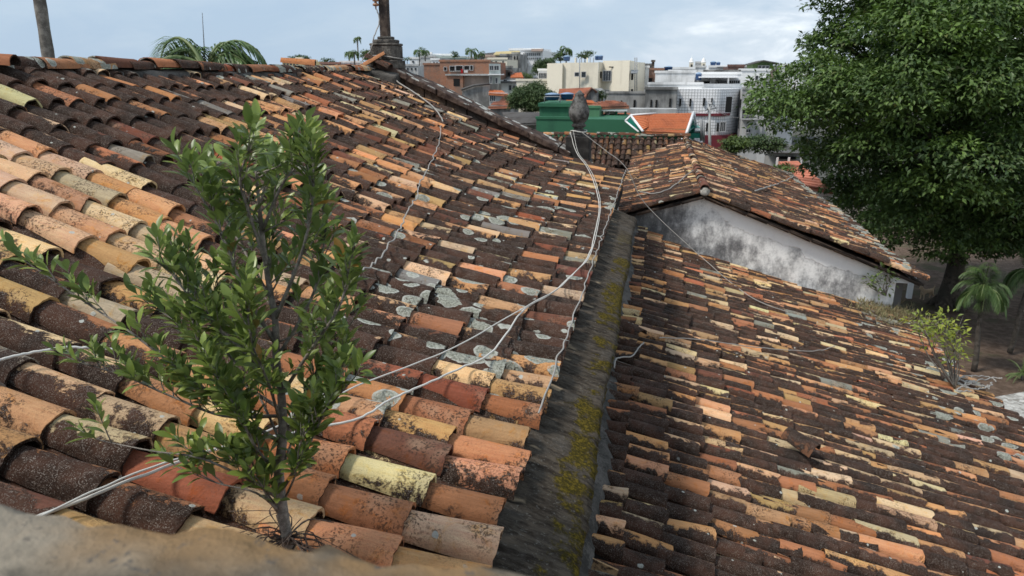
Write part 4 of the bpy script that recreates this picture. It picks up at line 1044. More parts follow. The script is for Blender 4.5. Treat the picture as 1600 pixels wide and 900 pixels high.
def grid_tile(name):
    m = NT(name); x, y, z = m.sep(m.pos)[:3]
    u = m.math('DIVIDE', m.math('ADD', x, m.math('MULTIPLY', y, .45)), .235); v = m.math('DIVIDE', z, .235)
    fu = m.math('ABSOLUTE', m.math('SUBTRACT', m.math('FRACT', u), .5)); fv = m.math('ABSOLUTE', m.math('SUBTRACT', m.math('FRACT', v), .5))
    g = m.step(m.math('MAXIMUM', fu, fv), .40, .44); a = m.noise(.4, 6, .6)
    c = m.mix(m.math('MULTIPLY', g, .75), (.84, .84, .84), (.16, .16, .165)); c = m.mix(m.math('MULTIPLY', m.step(a, .5, .75), .4), c, (.3, .3, .3)); return m.out(c, .5, .4)
GRIDT = grid_tile('white_square_wall_tile')
def rooftile(name, c, dirt, amt):
    m = NT(name); a = m.noise(.7, 7, .65); b = m.noise(9, 3, .6)
    cl = m.mix(m.step(a, .55 - amt * .2, .8 - amt * .2), c, dirt); cl = m.mix(m.math('MULTIPLY', b, .35), cl, (.10, .05, .03)); return m.out(cl, .85, .25)
RT_NEW = rooftile('new_orange_rooftile', (.60, .20, .085), (.34, .11, .06), .2)
RT_MID = rooftile('faded_red_rooftile', (.50, .20, .12), (.16, .08, .06), .55)
RT_OLD = rooftile('old_brown_rooftile', (.24, .11, .07), (.05, .04, .035), .7)
SHEET = rooftile('grey_fibre_sheet', (.10, .105, .105), (.045, .045, .045), .5)

def W3(x, y, Y): return atY(x, y, Y)
def block(parent, px0, py0, px1, Y, depth, mat, name='wall', py1=None, base=None, skew=0., parapet=True):
    """box whose front face spans px0..px1 at distance Y, top at photo row py0"""
    a = atY(px0, py0, Y); b = atY(px1, py0, Y); z1 = a.z; z0 = (atY(px0, py1, Y).z if py1 is not None else (base if base is not None else terr(a.x, Y) - .5))
    mb_ = MB(); mb_.hexa([(a.x, Y), (b.x, Y + skew), (b.x, Y + depth), (a.x, Y + depth)], z0, z1)
    o = mb_.build(name, mat, parent)
    if parapet and depth > 2 and py1 is None:
        mb_ = MB(); k = .0011 * Y; mb_.hexa([(a.x - k, Y - k), (b.x + k, Y + skew - k), (b.x + k, Y + skew + .3), (a.x - k, Y + .3)], z1 + .003, z1 + .0022 * Y + .05); mb_.build('parapet_cap', mat, parent)
    return o
def wins(parent, rects, Y, mat=None, frame=None, bars=1, sill=False):
    for (x0, y0, x1, y1) in rects:
        a = atY(x0, y0, Y); b = atY(x1, y1, Y); t_ = max(.05, (b.x - a.x) * .08); k = .0008 * Y + .02
        m1 = MB(); m1.box(a.x - t_, Y - k, b.z - t_, a.x, Y + .05, a.z + t_); m1.box(b.x, Y - k, b.z - t_, b.x + t_, Y + .05, a.z + t_); m1.box(a.x, Y - k, a.z, b.x, Y + .05, a.z + t_); m1.box(a.x, Y - k, b.z - t_, b.x, Y + .05, b.z)
        for q in range(bars): xx = a.x + (b.x - a.x) * (q + 1) / (bars + 1); m1.box(xx - t_ * .3, Y - k * .8, b.z, xx + t_ * .3, Y - .01, a.z)
        f_ = m1.build('window', frame or FRAMEM, parent)
        m2 = MB(); m2.box(a.x + .001, Y - .012, b.z + .001, b.x - .001, Y + .04, a.z - .001); m2.build('pane', mat or GLASS, f_)
def openings(parent, rects, Y, name='opening', mat=None, k=.02):
    for (x0, y0, x1, y1) in rects:
        a = atY(x0, y0, Y); b = atY(x1, y1, Y); m2 = MB(); m2.box(a.x, Y - k, b.z, b.x, Y + .05, a.z); m2.build(name, mat or DARKIN, parent)
def corr(parent, A, B, C_, D, rows_, courses, mat, amp=.04, name='roof', step=.05, group=None):
    """corrugated tile roof over the quad A,B (ridge) D,C (eave)"""
    A, B, C_, D = map(Vector, (A, B, C_, D)); n = (B - A).cross(D - A).normalized(); n = n if n.z > 0 else -n
    nu = rows_ * 4; V = []; 
    vs_ = sorted([k / courses for k in range(courses + 1)] + [k / courses - .002 for k in range(1, courses + 1)])
    for v in vs_:
        fr = (v * courses) % 1.0
        for i in range(nu + 1):
            u = i / nu; p = A.lerp(B, u).lerp(D.lerp(C_, u), v); V.append(p + n * (amp * abs(math.sin(math.pi * u * rows_)) + step * fr))
    W_ = nu + 1; Q = [(j * W_ + i, j * W_ + i + 1, (j + 1) * W_ + i + 1, (j + 1) * W_ + i) for j in range(len(vs_) - 1) for i in range(nu)]
    o = link(name, quads_mesh(name, [tuple(v) for v in V], Q, False), mat, parent)
    mb_ = MB(); th = Vector((0, 0, -.12)); lo = n * -.02
    mb_.add([A + lo, B + lo, C_ + lo, D + lo, A + th, B + th, C_ + th, D + th], [(0, 1, 2, 3), (7, 6, 5, 4), (0, 1, 5, 4), (1, 2, 6, 5), (2, 3, 7, 6), (3, 0, 4, 7)]); mb_.build('roof_base', mat, parent)
    return o
def house(name, label, cat='house', at_=(0, 0, 0)): return thing(name, label, cat, at_)
def tank(label, x, y, w_, h_, Y, group='blue water tanks on the roofs'):
    c = atY(x, y + h_ / 2, Y); k = Y / 1080; r = w_ / 2 * k; H = h_ * k
    t = thing('water_tank', label, 'water tank', (c.x, c.y, c.z), group)
    m1 = MB(); m1.lathe((c.x, c.y, c.z), [(r * .82, 0), (r * .9, H * .3), (r * .93, H * .33), (r * .97, H * .68), (r, H * .7), (r, H * .74)], 20); m1.build('tank_body', BLUET, t)
    m1 = MB(); m1.lathe((c.x, c.y, c.z), [(r * 1.04, H * .742), (r * 1.04, H * .80), (r * .6, H * .93), (r * .2, H), (r * .01, H)], 20); m1.build('lid', BLUEL, t)
    return t

# --- green house with tanks, Y 38..46
Y = 40
g = house('green_house', 'dark green two level house with blank green walls behind the urn', 'house', tuple(atY(860, 215, Y)))
block(g, 838, 186, 905, Y, 6, GRN); a = atY(905, 186, Y); b = atY(974, 186, Y); c = atY(998, 207, Y); d = atY(905, 230, Y)
mb = MB(); mb.hexa([(a.x + .01, Y), (b.x, Y), (b.x, Y + 5.8), (a.x + .01, Y + 5.8)], a.z - 8, a.z); mb.hexa([(b.x + .002, Y), (c.x, Y), (c.x, Y + 5.8), (b.x + .002, Y + 5.8)], a.z - 8, [a.z, c.z, c.z, a.z]); mb.build('lower_wall', GRN, g)
block(g, 843, 166, 888, Y + 1.5, 4, GRN, 'upper_wall', base=atY(843, 190, Y + 1.5).z)
a = atY(841, 161, Y + 1.4); b = atY(891, 167, Y + 1.4); mb = MB(); mb.box(a.x, Y + 1.35, b.z, b.x, Y + 5.6, a.z); mb.build('roof_slab', GRN, g)
block(g, 919, 169, 937, Y + 2.5, 3, GRNL, 'side_wall', base=atY(919, 190, Y + 2.5).z)
tank('left blue water tank on the green roof slab', 863, 151, 22, 10.5, Y + 3); tank('right blue water tank on the green roof slab, nearest the urn', 886, 150.5, 20, 10.5, Y + 3.4)
mb = MB()
for (x0, x1) in ((851, 875),):
    p = [atY(x0, 161, Y + 2.2), atY(x0, 152, Y + 2.2), atY(x0 + 1.5, 151, Y + 2.2), atY(x1 - 1.5, 151, Y + 2.2), atY(x1, 152, Y + 2.2), atY(x1, 161, Y + 2.2)]; mb.tube(p, .035, 6)
mb.build('tank_rail', METALG, g)
# terrace pavilion with hipped tile roof
Y = 44
t = house('tiled_pavilion', 'open terrace pavilion with a hipped orange tile roof on green posts', 'pavilion', tuple(atY(950, 185, Y)))
ap = atY(951, 158, Y + 2.2); l0 = atY(917, 168.5, Y); r0 = atY(983, 166.5, Y); l1 = atY(922, 163, Y + 4.4); r1 = atY(979, 162, Y + 4.4)
ap2 = ap + Vector((.3, 0, 0))
corr(t, ap, ap2, r0, l0, 18, 6, RT_MID, .03); corr(t, ap2, ap, l1, r1, 18, 5, RT_MID, .03); corr(t, ap, ap, l0, l1, 10, 5, RT_MID, .02); corr(t, ap2, ap2, r1, r0, 10, 5, RT_MID, .02)
mb = MB(); mb.box(l0.x + .1, Y + .03, l0.z - .18, r0.x - .1, Y + .18, l0.z - .03); mb.build('fascia', WTRIM, t)
for x in (939, 963, 977):
    a = atY(x - 1.2, 168, Y + .3); b = atY(x + 1.2, 192, Y + .3); mb = MB(); mb.box(a.x, Y + .2, b.z - 1, b.x, Y + .42, a.z - .05); mb.build('post', GRN, t)
block(t, 945, 172, 962, Y + 3, .4, WH2, 'rear_wall', py1=196)
mb = MB()
for i in range(7):
    a = atY(961 + i * 2.6, 186, Y - .1); b = atY(961 + i * 2.6, 190.5, Y - .1); mb.tube([a, b], .025, 5)
mb.tube([atY(960, 186, Y - .1), atY(978, 186.5, Y - .1)], .03, 5); mb.build('railing', WTRIM, t)
mb = MB(); a = atY(938, 181, Y + 1.2); b = atY(950, 176, Y + 1.2); mb.tube([atY(938, 186, Y + .8), atY(939, 181, Y + .8), atY(943, 180, Y + .8)], .06, 6); mb.tube([atY(947, 184, Y + .8), atY(952, 175, Y + .8)], .08, 6); mb.build('vent_pipe', WTRIM, t)
# low tiled strip behind the pavilion
Y = 49; t2_ = house('low_tiled_house', 'low red tiled roof seen under the pavilion roof', 'house', tuple(atY(960, 185, Y)))
corr(t2_, atY(938, 177, Y + 2), atY(985, 177, Y + 2), atY(987, 184, Y), atY(937, 184, Y), 26, 5, RT_MID, .04); block(t2_, 938, 184.5, 986, Y + .2, 2, GREYL)
# orange roofed house
Y = 36
h = house('orange_roofed_house', 'house with bright new orange tile roof and white gable trim', 'house', tuple(atY(1035, 200, Y)))
A = atY(1012, 178.5, Y + 3); B = atY(1082, 177, Y + 3); Cc = atY(1073, 209, Y); D = atY(1003, 206, Y)
corr(h, A, B, Cc, D, 30, 11, RT_NEW, .035, step=.03)
A2 = atY(987, 180.5, Y + 2.2); B2 = atY(1014, 178.5, Y + 3); C2 = atY(1013, 199, Y + .6); D2 = atY(1004, 204, Y - .2)
corr(h, A2, B2, C2, D2, 12, 9, RT_NEW, .035, step=.03)
mb = MB()
def bar(p, q, r): mb.tube([p, q], r, 4)
bar(atY(985.5, 180, Y + 2), atY(1004.5, 205, Y - .4), .075); bar(atY(986, 180, Y + 2), atY(1025, 177.3, Y + 3), .055); bar(atY(986, 180.5, Y + 2), atY(977, 189, Y + 1.8), .06); bar(atY(977, 189, Y + 1.9), atY(998, 206, Y + .5), .05)
bar(B + Vector((.05, -.05, .05)), Cc + Vector((0, -.05, .05)), .085); bar(B + Vector((.08, 0, .05)), atY(1088, 200, Y + 3), .055)
mb.build('verge_trim', WTRIM, h)
mb = MB(); p1 = atY(1082, 179, Y + 3.1); p2 = atY(1086, 198, Y + 3.1); p3 = atY(1077, 215, Y + 3.1); p3b = atY(1084, 220, Y + 3.1)
mb.add([tuple(p) for p in (p1, p2, p3b, p3)] + [(p.x, p.y + .3, p.z) for p in (p1, p2, p3b, p3)], [(0, 1, 2, 3), (7, 6, 5, 4), (0, 1, 5, 4), (1, 2, 6, 5), (2, 3, 7, 6), (3, 0, 4, 7)]); mb.build('gable_wall', TEAL, h)
mb = MB(); p1 = atY(984, 184, Y + 2.4); p2 = atY(980, 190, Y + 2.4); p3 = atY(998, 204, Y + 2.4); p4 = atY(1001, 202, Y + 2.4)
mb.add([tuple(p) for p in (p1, p2, p3, p4)] + [(p.x, p.y + .3, p.z) for p in (p1, p2, p3, p4)], [(0, 1, 2, 3), (7, 6, 5, 4), (0, 1, 5, 4), (1, 2, 6, 5), (2, 3, 7, 6), (3, 0, 4, 7)]); mb.build('gable_wall', TEAL, h)
block(h, 1000, 205, 1074, Y + .5, 4, GRN, 'wall')
Y = 38.5; aw = thing('teal_canopy', 'rounded teal green canopy beside the orange roofed house', 'canopy', tuple(atY(1087, 215, Y)))
mb = MB(); vs_ = []; 
for i in range(13):
    q = math.pi * i / 12; 
    for yy in (Y, Y + 2): vs_.append(tuple(Vector((atY(1077, 208, Y).x + (atY(1099, 208, Y).x - atY(1077, 208, Y).x) * i / 12, yy, atY(1087, 208, Y).z + .28 * math.sin(q) ** .5))))
mb.add(vs_, [(2 * i, 2 * i + 1, 2 * i + 3, 2 * i + 2) for i in range(12)], True); a = atY(1077, 208, Y); b = atY(1099, 216, Y); mb.box(a.x, Y, b.z, b.x, Y + 2, a.z); mb.build('canopy_shell', TEAL, aw)
mb = MB(); mb.tube([atY(1096, 220, Y - .2), atY(1096, 186, Y - .2)], .08, 6); mb.tube([atY(1100, 222, Y - .2), atY(1100, 189, Y - .2)], .05, 6); mb.build('posts', METALG, aw)
# utility pole
Y = 39; up_ = thing('utility_pole', 'pale concrete utility pole with crossarms and fittings beside the white tiled building', 'utility pole', tuple(atY(1109, 222, Y)))
a = atY(1109, 222, Y); b = atY(1108.5, 163, Y); mb = MB(); mb.tube([(a.x, a.y, -10), a, b], [.10, .08, .055], 10); mb.build('pole', plain('concrete_pole', (.42, .42, .41), .8, .2), up_)
mb = MB(); mb.tube([atY(1102, 172, Y - .12), atY(1119, 169, Y + .2)], .03, 6); mb.tube([atY(1106, 162, Y - .1), atY(1117, 164, Y)], .022, 6); mb.tube([atY(1103, 178, Y - .12), atY(1109, 171, Y)], .018, 5); mb.build('crossarm', METALG, up_)
for x, y in ((1105, 170), (1113, 161), (1112, 166), (1116, 165), (1118, 168)): mb = MB(); c = atY(x, y, Y - .1); mb.lathe(tuple(c), [(.012, -.05), (.04, -.03), (.04, .03), (.012, .05)], 8); mb.build('insulator', METALG, up_)
for k, (q0, q1, yy) in enumerate((((1110, 170), (1180, 178), 55), ((1104, 172), (1010, 176), 60), ((1108, 180), (1060, 186), 38))):
    p0 = atY(*q0, Y); p1 = atY(*q1, yy); md = p0.lerp(p1, .5) - Vector((0, 0, .35)); mb = MB(); mb.tube(catmull([p0, md, p1], 6), .012, 4)
    tag(mb.build('overhead_wire', WIRE2), ['thin overhead wire running right from the utility pole', 'thin overhead wire running left above the orange roof', 'short drop wire from the pole to the orange roofed house'][k], 'wire')

# --- white building clad in square tiles with curved corner
Y = 62
wb = house('white_tiled_building', 'white building clad in square tiles with a rounded corner and dark maroon bands', 'building', tuple(atY(1110, 220, Y)))
def curved(x0, x1, y0, y1, Y, mat, name, bulge=3.0, off=0., seg=18):
    a = atY(x0, y0, Y); b = atY(x1, y0, Y); z0 = atY(x0, y1, Y).z; fp = []
    for i in range(seg + 1):
        t_ = i / seg; x = a.x + (b.x - a.x) * t_; yy = Y + bulge * max(0, (t_ - .55) / .45) ** 2.2 - off; fp.append((x, yy))
    fp += [(b.x, Y + 9), (a.x, Y + 9)]; m1 = MB(); m1.hexa(fp, z0, a.z); return m1.build(name, mat, wb)
curved(1058.5, 1162, 139, 235, Y, GRIDT, 'wall'); curved(1085, 1152.5, 177, 181, Y, MAROON, 'band', off=.12); curved(1100, 1158, 211, 232, Y, MAROON, 'base_band', off=.1)
openings(wb, [(1062, 154, 1064, 166), (1077.5, 154, 1079.5, 166), (1099, 153, 1101, 165), (1111.5, 153, 1113, 160), (1103.5, 192, 1105.5, 205), (1120.5, 192, 1122.5, 205)], Y, 'slot_window', k=.15)
openings(wb, [(1135, 151, 1141.5, 175.5)], Y, 'tall_opening', k=.35)
wins(wb, [(1126, 191, 1132.5, 205)], Y - .25, bars=2)
openings(wb, [(1156, 155, 1159, 168), (1154, 182, 1157, 200)], Y + 1.6, 'side_window', k=.5)
# terrace level on top
Y = 66
tb_ = house('white_terrace_block', 'white upper terrace storey with a strip of windows above the square tiled building', 'building', tuple(atY(1125, 139, Y)))
block(tb_, 1024, 114, 1086, Y + 2, 6, WH2); block(tb_, 1087.5, 116, 1158, Y + 5, 6, WH); block(tb_, 1095, 131, 1160, Y, 4, WH, 'front_wall', py1=140)
a = atY(1093, 119.5, Y - .3); b = atY(1162, 121.5, Y - .3); mb = MB(); mb.box(a.x, Y - .5, b.z, b.x, Y + 5, a.z); mb.build('roof_slab', WTRIM, tb_)
wins(tb_, [(1122, 126, 1137, 133), (1140, 126, 1155, 133)], Y + 4.9, bars=4); openings(tb_, [(1100, 127, 1116, 134)], Y + 4.9)
block(tb_, 1110, 121.6, 1118, Y + 3.5, .6, WH2, 'pillar', py1=133); block(tb_, 1137.4, 121.6, 1139.6, Y + .1, .3, WH, 'pillar', py1=132)
block(tb_, 1013, 132, 1098, Y - 2, 3, WH2, 'low_wall')
tank('blue water tank on the white terrace above the square tiled building', 1091, 120, 9, 11, Y + 1.5)
# right-hand grey block
Y = 58; gb = house('grey_apartment_block', 'grey apartment block with a dark balcony half hidden by the big tree', 'building', tuple(atY(1175, 215, Y)))
block(gb, 1160.5, 140, 1205, Y + 5, 8, GREYL); block(gb, 1160, 187, 1192, Y + 3, 5, GREYL, 'lower_wall')
openings(gb, [(1160.5, 170, 1178, 185.5)], Y + 2.9, 'balcony_opening'); mb = MB(); a = atY(1160, 185.5, Y + 2.4); b = atY(1180, 187.3, Y + 2.4); mb.box(a.x, Y + 2.1, b.z, b.x, Y + 3.2, a.z); mb.build('balcony_slab', GREYL, gb)
mb = MB()
for i in range(9): mb.tube([atY(1161 + i * 2, 180, Y + 2.2), atY(1161 + i * 2, 185.5, Y + 2.2)], .02, 4)
mb.tube([atY(1160, 180, Y + 2.2), atY(1179, 180, Y + 2.2)], .03, 4); mb.build('railing', METALG, gb); wins(gb, [(1166, 202, 1172, 207)], Y + 2.9)
# grey concrete slotted wall buildings
Y = 60; cb = house('grey_slotted_building', 'low mouldy grey concrete building with narrow vertical slots below the cream block', 'building', tuple(atY(1000, 175, Y)))
block(cb, 948, 146, 1008, Y + 2, 6, GREYC); block(cb, 1008.3, 139.5, 1058, Y, 7, GREYC, 'side_wall'); openings(cb, [(990, 156, 992.5, 169), (970, 157, 972, 161)], Y + 1.95, 'slot'); openings(cb, [(1016.5, 156, 1018.3, 168), (1024.5, 156, 1026.5, 168), (1046, 154, 1048, 167)], Y - .05, 'slot')
block(cb, 984, 170, 1058, Y - 3, 2, GREYL, 'yard_wall')
mb = MB(); a = atY(1007, 138.5, Y); b = atY(1060, 140, Y); mb.box(a.x, Y - .15, b.z, b.x, Y + 7, a.z); mb.build('roof_edge', GREYC, cb)
# cream building
Y = 78; cr = house('cream_apartment_building', 'large plain cream apartment building with few small windows at the picture centre top', 'building', tuple(atY(930, 145, Y)))
def prism(parent, pts, ztop_px, mat, name='wall', zb=None):
    fp = []; 
    for (x, Yq) in pts: p = atY(x, 100, Yq); fp.append((p.x, Yq))
    z1 = atY(pts[0][0], ztop_px, pts[0][1]).z; m1 = MB(); m1.hexa(fp, zb if zb is not None else terr(0, pts[0][1]) - 1, z1); return m1.build(name, mat, parent)
prism(cr, [(855, Y + 1), (879, Y), (879, Y + 12), (855, Y + 12)], 99, CW); prism(cr, [(879.1, Y + .4), (935, Y - 1), (935, Y + 12), (879.1, Y + 12)], 98, CW)
prism(cr, [(935.2, Y - 1), (942, Y + .5), (942, Y + 12), (935.2, Y + 12)], 97, CW); prism(cr, [(942.1, Y + .5), (984, Y - 1.5), (992, Y + 5), (992, Y + 12), (942.1, Y + 12)], 95, CW); prism(cr, [(984.2, Y - 1.5), (1008, Y + 7), (1008, Y + 14), (984.2, Y + 14)], 96, CW)
wins(cr, [(898.5, 113.5, 904.5, 119), (909, 112.5, 915, 120.5)], Y - .8, bars=0); wins(cr, [(943, 111, 954, 126), (942, 141, 951.5, 150)], Y - .2, bars=2); openings(cr, [(951.5, 104, 959, 105.6)], Y - .3, 'vent'); openings(cr, [(938, 112, 940, 122), (937.5, 141, 939.5, 148)], Y - .4, 'narrow_window')
openings(cr, [(986.5, 115, 989.5, 125), (986, 139, 989, 147)], Y - 1.2, 'narrow_window', k=.4)
mb = MB(); a = atY(986, 109, Y - 2); b = atY(996, 115, Y - 2); mb.hexa([(a.x, Y - 2.6), (b.x, Y - 2), (b.x, Y + .8), (a.x, Y - .5)], [b.z, b.z, b.z + .3, b.z + .3], [b.z + .08, b.z + .08, a.z, a.z]); mb.build('awning', METALG, cr)
mb = MB()
for x in (905.7, 992, 995): mb.tube([atY(x, 92 if x < 990 else 90, Y - 1.6), atY(x, 146, Y - 1.6)], .05, 5)
mb.build('drain_pipe', METALG, cr)
# roof structure on the cream block
for x in (898, 916.5, 900.5, 908, 921.5, 927): mb = MB(); a = atY(x, 90, Y + 5); b = atY(x + (1.6 if x in (898, 916.5) else .8), 99, Y + 5); mb.box(a.x, Y + 5, b.z - .5, b.x, Y + 5.2, a.z); mb.build('roof_post', CW if x in (898, 916.5) else METALG, cr)
tank('blue water tank on the cream block, left of the roof posts', 885.5, 91.5, 10.5, 8, Y + 4); tank('blue water tank on the cream block, first right of the roof posts', 933, 90.5, 7, 7, Y + 6); tank('blue water tank on the cream block, rightmost of its row', 938.5, 90.3, 7, 7, Y + 5)
# red roofs under the cream block
Y = 56; rh = house('grey_gabled_house', 'small house with patchy red tile roof and grey end gable below the cream block', 'house', tuple(atY(905, 150, Y)))
A = atY(874, 139.5, Y + 5); B = atY(924, 137, Y + 2); Cc = atY(914, 153, Y - 1); D = atY(872, 150, Y + 1)
corr(rh, A, B, Cc, D, 26, 9, RT_MID, .05); mb = MB(); p1, p2, p3, p4, p5 = [atY(x, y, Y) for x, y in ((913, 154), (924.5, 138.5), (932, 144), (932, 166), (913, 166))]
mb.add([tuple(p) for p in (p1, p2, p3, p4, p5)] + [(p.x + .5, p.y + 3, p.z) for p in (p1, p2, p3, p4, p5)], [(0, 1, 2, 3, 4), (9, 8, 7, 6, 5)] + [(i, (i + 1) % 5, 5 + (i + 1) % 5, 5 + i) for i in range(5)]); mb.build('gable_wall', GREYC, rh)
mb = MB(); mb.tube([atY(911, 156, Y - .2), atY(924.5, 137.5, Y - .1), atY(933, 144.5, Y - .1)], .09, 5); mb.build('verge', RT_OLD, rh)
block(rh, 873, 150.5, 913, Y + 1, 4, GREYL)
corr(rh, atY(886, 155, Y - 5), atY(925, 158, Y - 5), atY(932, 163, Y - 8), atY(884, 158.5, Y - 8), 22, 6, RT_NEW, .04, 'porch_roof'); block(rh, 890, 161, 929, Y - 7.5, 3, DARKIN, 'porch_shade', py1=176)
small_tree('bush', 'small dark bush squeezed beside the grey gabled house', 941, 150, 20, 18, 57, TREE2, 'bush', n=10)
# small white buildings left of the cream block
Y = 84; sw = house('small_white_building', 'small white building with a wide window left of the cream block', 'house', tuple(atY(848, 126, Y)))
block(sw, 841, 110.5, 856, Y, 6, WH); wins(sw, [(842.5, 114.5, 854, 122)], Y - .03, bars=4); block(sw, 807, 126.5, 858, Y - 4, 3, CW, 'yard_wall')
# brick terrace house
Y = 92; bh = house('brick_house', 'unfinished red brick house with washing hung in its upper openings', 'house', tuple(atY(715, 135, Y)))
block(bh, 687, 96.5, 765, Y, 10, BRICK); block(bh, 662, 101.5, 690, Y + 3, 8, BRICK, 'side_wall'); block(bh, 697, 118.5, 723, Y - 1.5, 2, BRICK, 'lower_wall', py1=150); block(bh, 723.2, 118, 764.5, Y - .8, 1.2, PINK, 'lower_wall', py1=150)
wins(bh, [(703, 103.5, 711, 111), (712.5, 103, 723, 110.5), (725.5, 103, 733.5, 109), (735, 102.5, 739, 109.5), (694, 105, 698, 110.5)], Y - .05, mat=DARKIN, bars=0); openings(bh, [(708.5, 123, 718.5, 134.5)], Y - 1.52, 'window_opening')
a = atY(696, 115.5, Y - 1.6); b = atY(765, 118, Y - 1.6); mb = MB(); mb.box(a.x, Y - 1.7, b.z, b.x, Y, a.z); mb.build('balcony_slab', GREYL, bh)
for (x0, y0, x1, y1, cm, lb) in ((720, 108, 723.5, 114.5, 'red', 'red cloth hanging at the brick house balcony'), (725, 110, 731, 113.5, 'white', 'white cloth hanging at the brick house balcony')):
    a = atY(x0, y0, Y - .5); b = atY(x1, y1, Y - .5); n_ = 8; V = []
    for i in range(n_ + 1):
        for zz in (a.z, b.z): V.append((a.x + (b.x - a.x) * i / n_, Y - .5 + .06 * math.sin(i * 2), zz))
    mb = MB(); mb.add(V, [(2 * i, 2 * i + 1, 2 * i + 3, 2 * i + 2) for i in range(n_)], True); tag(mb.build('hanging_cloth', plain(cm + '_cloth', (.5, .03, .03) if cm == 'red' else (.7, .68, .66), .9, .1), rec=False), lb, 'laundry')
Y = 90; gh = house('glazed_corner_house', 'pale glazed corner house joined to the right end of the brick house', 'house', tuple(atY(773, 135, Y)))
prism(gh, [(764, Y), (782, Y + 1), (782, Y + 8), (764, Y + 8)], 99.5, plaster('pale_green_render', (.50, .55, .53), (.25, .27, .26), .4, .3)); wins(gh, [(765.5, 103, 771, 109.5), (772.5, 103, 779.5, 109.5)], Y - .05, bars=1); wins(gh, [(766, 120, 768.5, 130), (774.5, 122, 777.5, 130)], Y - .05, bars=0)
a = atY(763.5, 115.5, Y - .3); b = atY(783, 117.2, Y - .3); mb = MB(); mb.box(a.x, Y - .5, b.z, b.x, Y + 1.6, a.z); mb.build('balcony_slab', WTRIM, gh); openings(gh, [(765, 137.5, 781, 141)], Y - .1, 'shaded_opening')
# grey shed wall and small roofs
Y = 74; gs = house('grey_wall_house', 'grey rendered end wall of a low house in front of the brick house', 'house', tuple(atY(745, 150, Y)))
mb = MB(); P5 = [atY(x, y, Y) for x, y in ((722, 140), (741, 134), (764, 131.5), (764, 168), (722, 168))]; mb.add([tuple(p) for p in P5] + [(p.x, p.y + 6, p.z) for p in P5], [(0, 1, 2, 3, 4), (9, 8, 7, 6, 5)] + [(i, (i + 1) % 5, 5 + (i + 1) % 5, 5 + i) for i in range(5)]); mb.build('wall', GREYC, gs)
mb = MB(); mb.tube([atY(721, 140, Y - .2), atY(741, 133.3, Y - .2), atY(765, 131, Y - .2)], .12, 5); mb.build('roof_edge', SHEET, gs)
Y = 72; rr_ = house('red_roofed_house', 'small house with a flat red tiled roof beside the round dark tree', 'house', tuple(atY(778, 150, Y)))
corr(rr_, atY(764, 140.5, Y + 3), atY(784, 142, Y + 3), atY(794, 148.5, Y), atY(763.5, 146.5, Y), 20, 5, RT_NEW, .05); block(rr_, 764.5, 148, 792, Y + .3, 4, GREYL); wins(rr_, [(765.5, 149.5, 774, 158)], Y + .27, bars=2)
Y = 66; ro = house('old_tiled_shed', 'old dark tiled roof with a red lower course beside the round dark tree', 'house', tuple(atY(785, 165, Y)))
corr(ro, atY(788, 149, Y + 3), atY(800, 152, Y + 3), atY(796, 160, Y + .5), atY(778, 161, Y + .5), 12, 6, RT_OLD, .05); corr(ro, atY(772, 159.5, Y), atY(800, 157, Y), atY(798, 167, Y - 3), atY(763, 168, Y - 3), 20, 6, RT_MID, .05); block(ro, 766, 168, 797, Y - 2.7, 4, GREYC)
Y = 48; sh_ = house('sheet_roofed_shed', 'low shed with a dark grey corrugated sheet roof left of the green house', 'shed', tuple(atY(815, 190, Y)))
corr(sh_, atY(784, 175.5, Y + 3), atY(845, 176, Y + 3), atY(846, 192, Y - 1), atY(800, 194, Y - 1), 40, 2, SHEET, .04, step=.02); block(sh_, 800, 194, 845, Y, 3, GREYC)
Y = 96; wv = house('white_village_house', 'white house with two dark windows right of the glazed corner house', 'house', tuple(atY(795, 135, Y)))
block(wv, 783, 128, 807, Y, 6, WH); wins(wv, [(795.5, 133.5, 799, 141), (802, 134, 805.5, 140)], Y - .04, bars=0); openings(wv, [(787, 125, 792, 128)], Y - .1); mb = MB(); a = atY(782, 127, Y - .5); b = atY(808, 130, Y - .5); mb.hexa([(a.x, Y - .8), (b.x, Y - .8), (b.x, Y + 5), (a.x, Y + 5)], [b.z, b.z, a.z + .3, a.z + .3], [b.z + .2, b.z + .2, a.z + .6, a.z + .6]); mb.build('roof', SHEET, wv)
block(wv, 783, 112, 800, Y + 6, 6, GREYC, 'rear_wall'); openings(wv, [(786, 114, 789, 119), (793, 113, 797, 118)], Y + 5.9, 'rear_opening')
corr(wv, atY(799, 115, Y + 8), atY(815, 113.5, Y + 8), atY(818, 121, Y + 3), atY(797, 122, Y + 3), 14, 4, RT_NEW, .07, 'rear_roof')
# hospital-like white building on the hill and neighbours, Y ~ 230
Y = 230; hw = house('white_hilltop_building', 'big white many windowed building on the hilltop above the trees', 'building', tuple(atY(830, 110, Y)))
block(hw, 814, 78.5, 848, Y, 30, WH); block(hw, 796, 78.5, 816, Y + 5, 25, WH, 'left_wing'); block(hw, 792, 91, 813.8, Y - 6, 20, WH2, 'front_wing'); mb = MB()
P4 = [atY(x, y, Y - 1) for x, y in ((817, 78.6), (819, 73), (840, 73.5), (846, 78.6))]; mb.hexa([(P4[0].x, Y - 1), (P4[3].x, Y - 1), (P4[2].x, Y + 28), (P4[1].x, Y + 28)], P4[0].z, [P4[0].z + .4, P4[0].z + .4, P4[1].z, P4[1].z]); mb.build('roof', WTRIM, hw)
a = atY(830, 76.5, Y - 1.4); b = atY(848, 80, Y - 1.4); mb = MB(); mb.box(a.x, Y - 1.5, b.z, b.x, Y, a.z); mb.build('brown_fascia', PINK, hw)
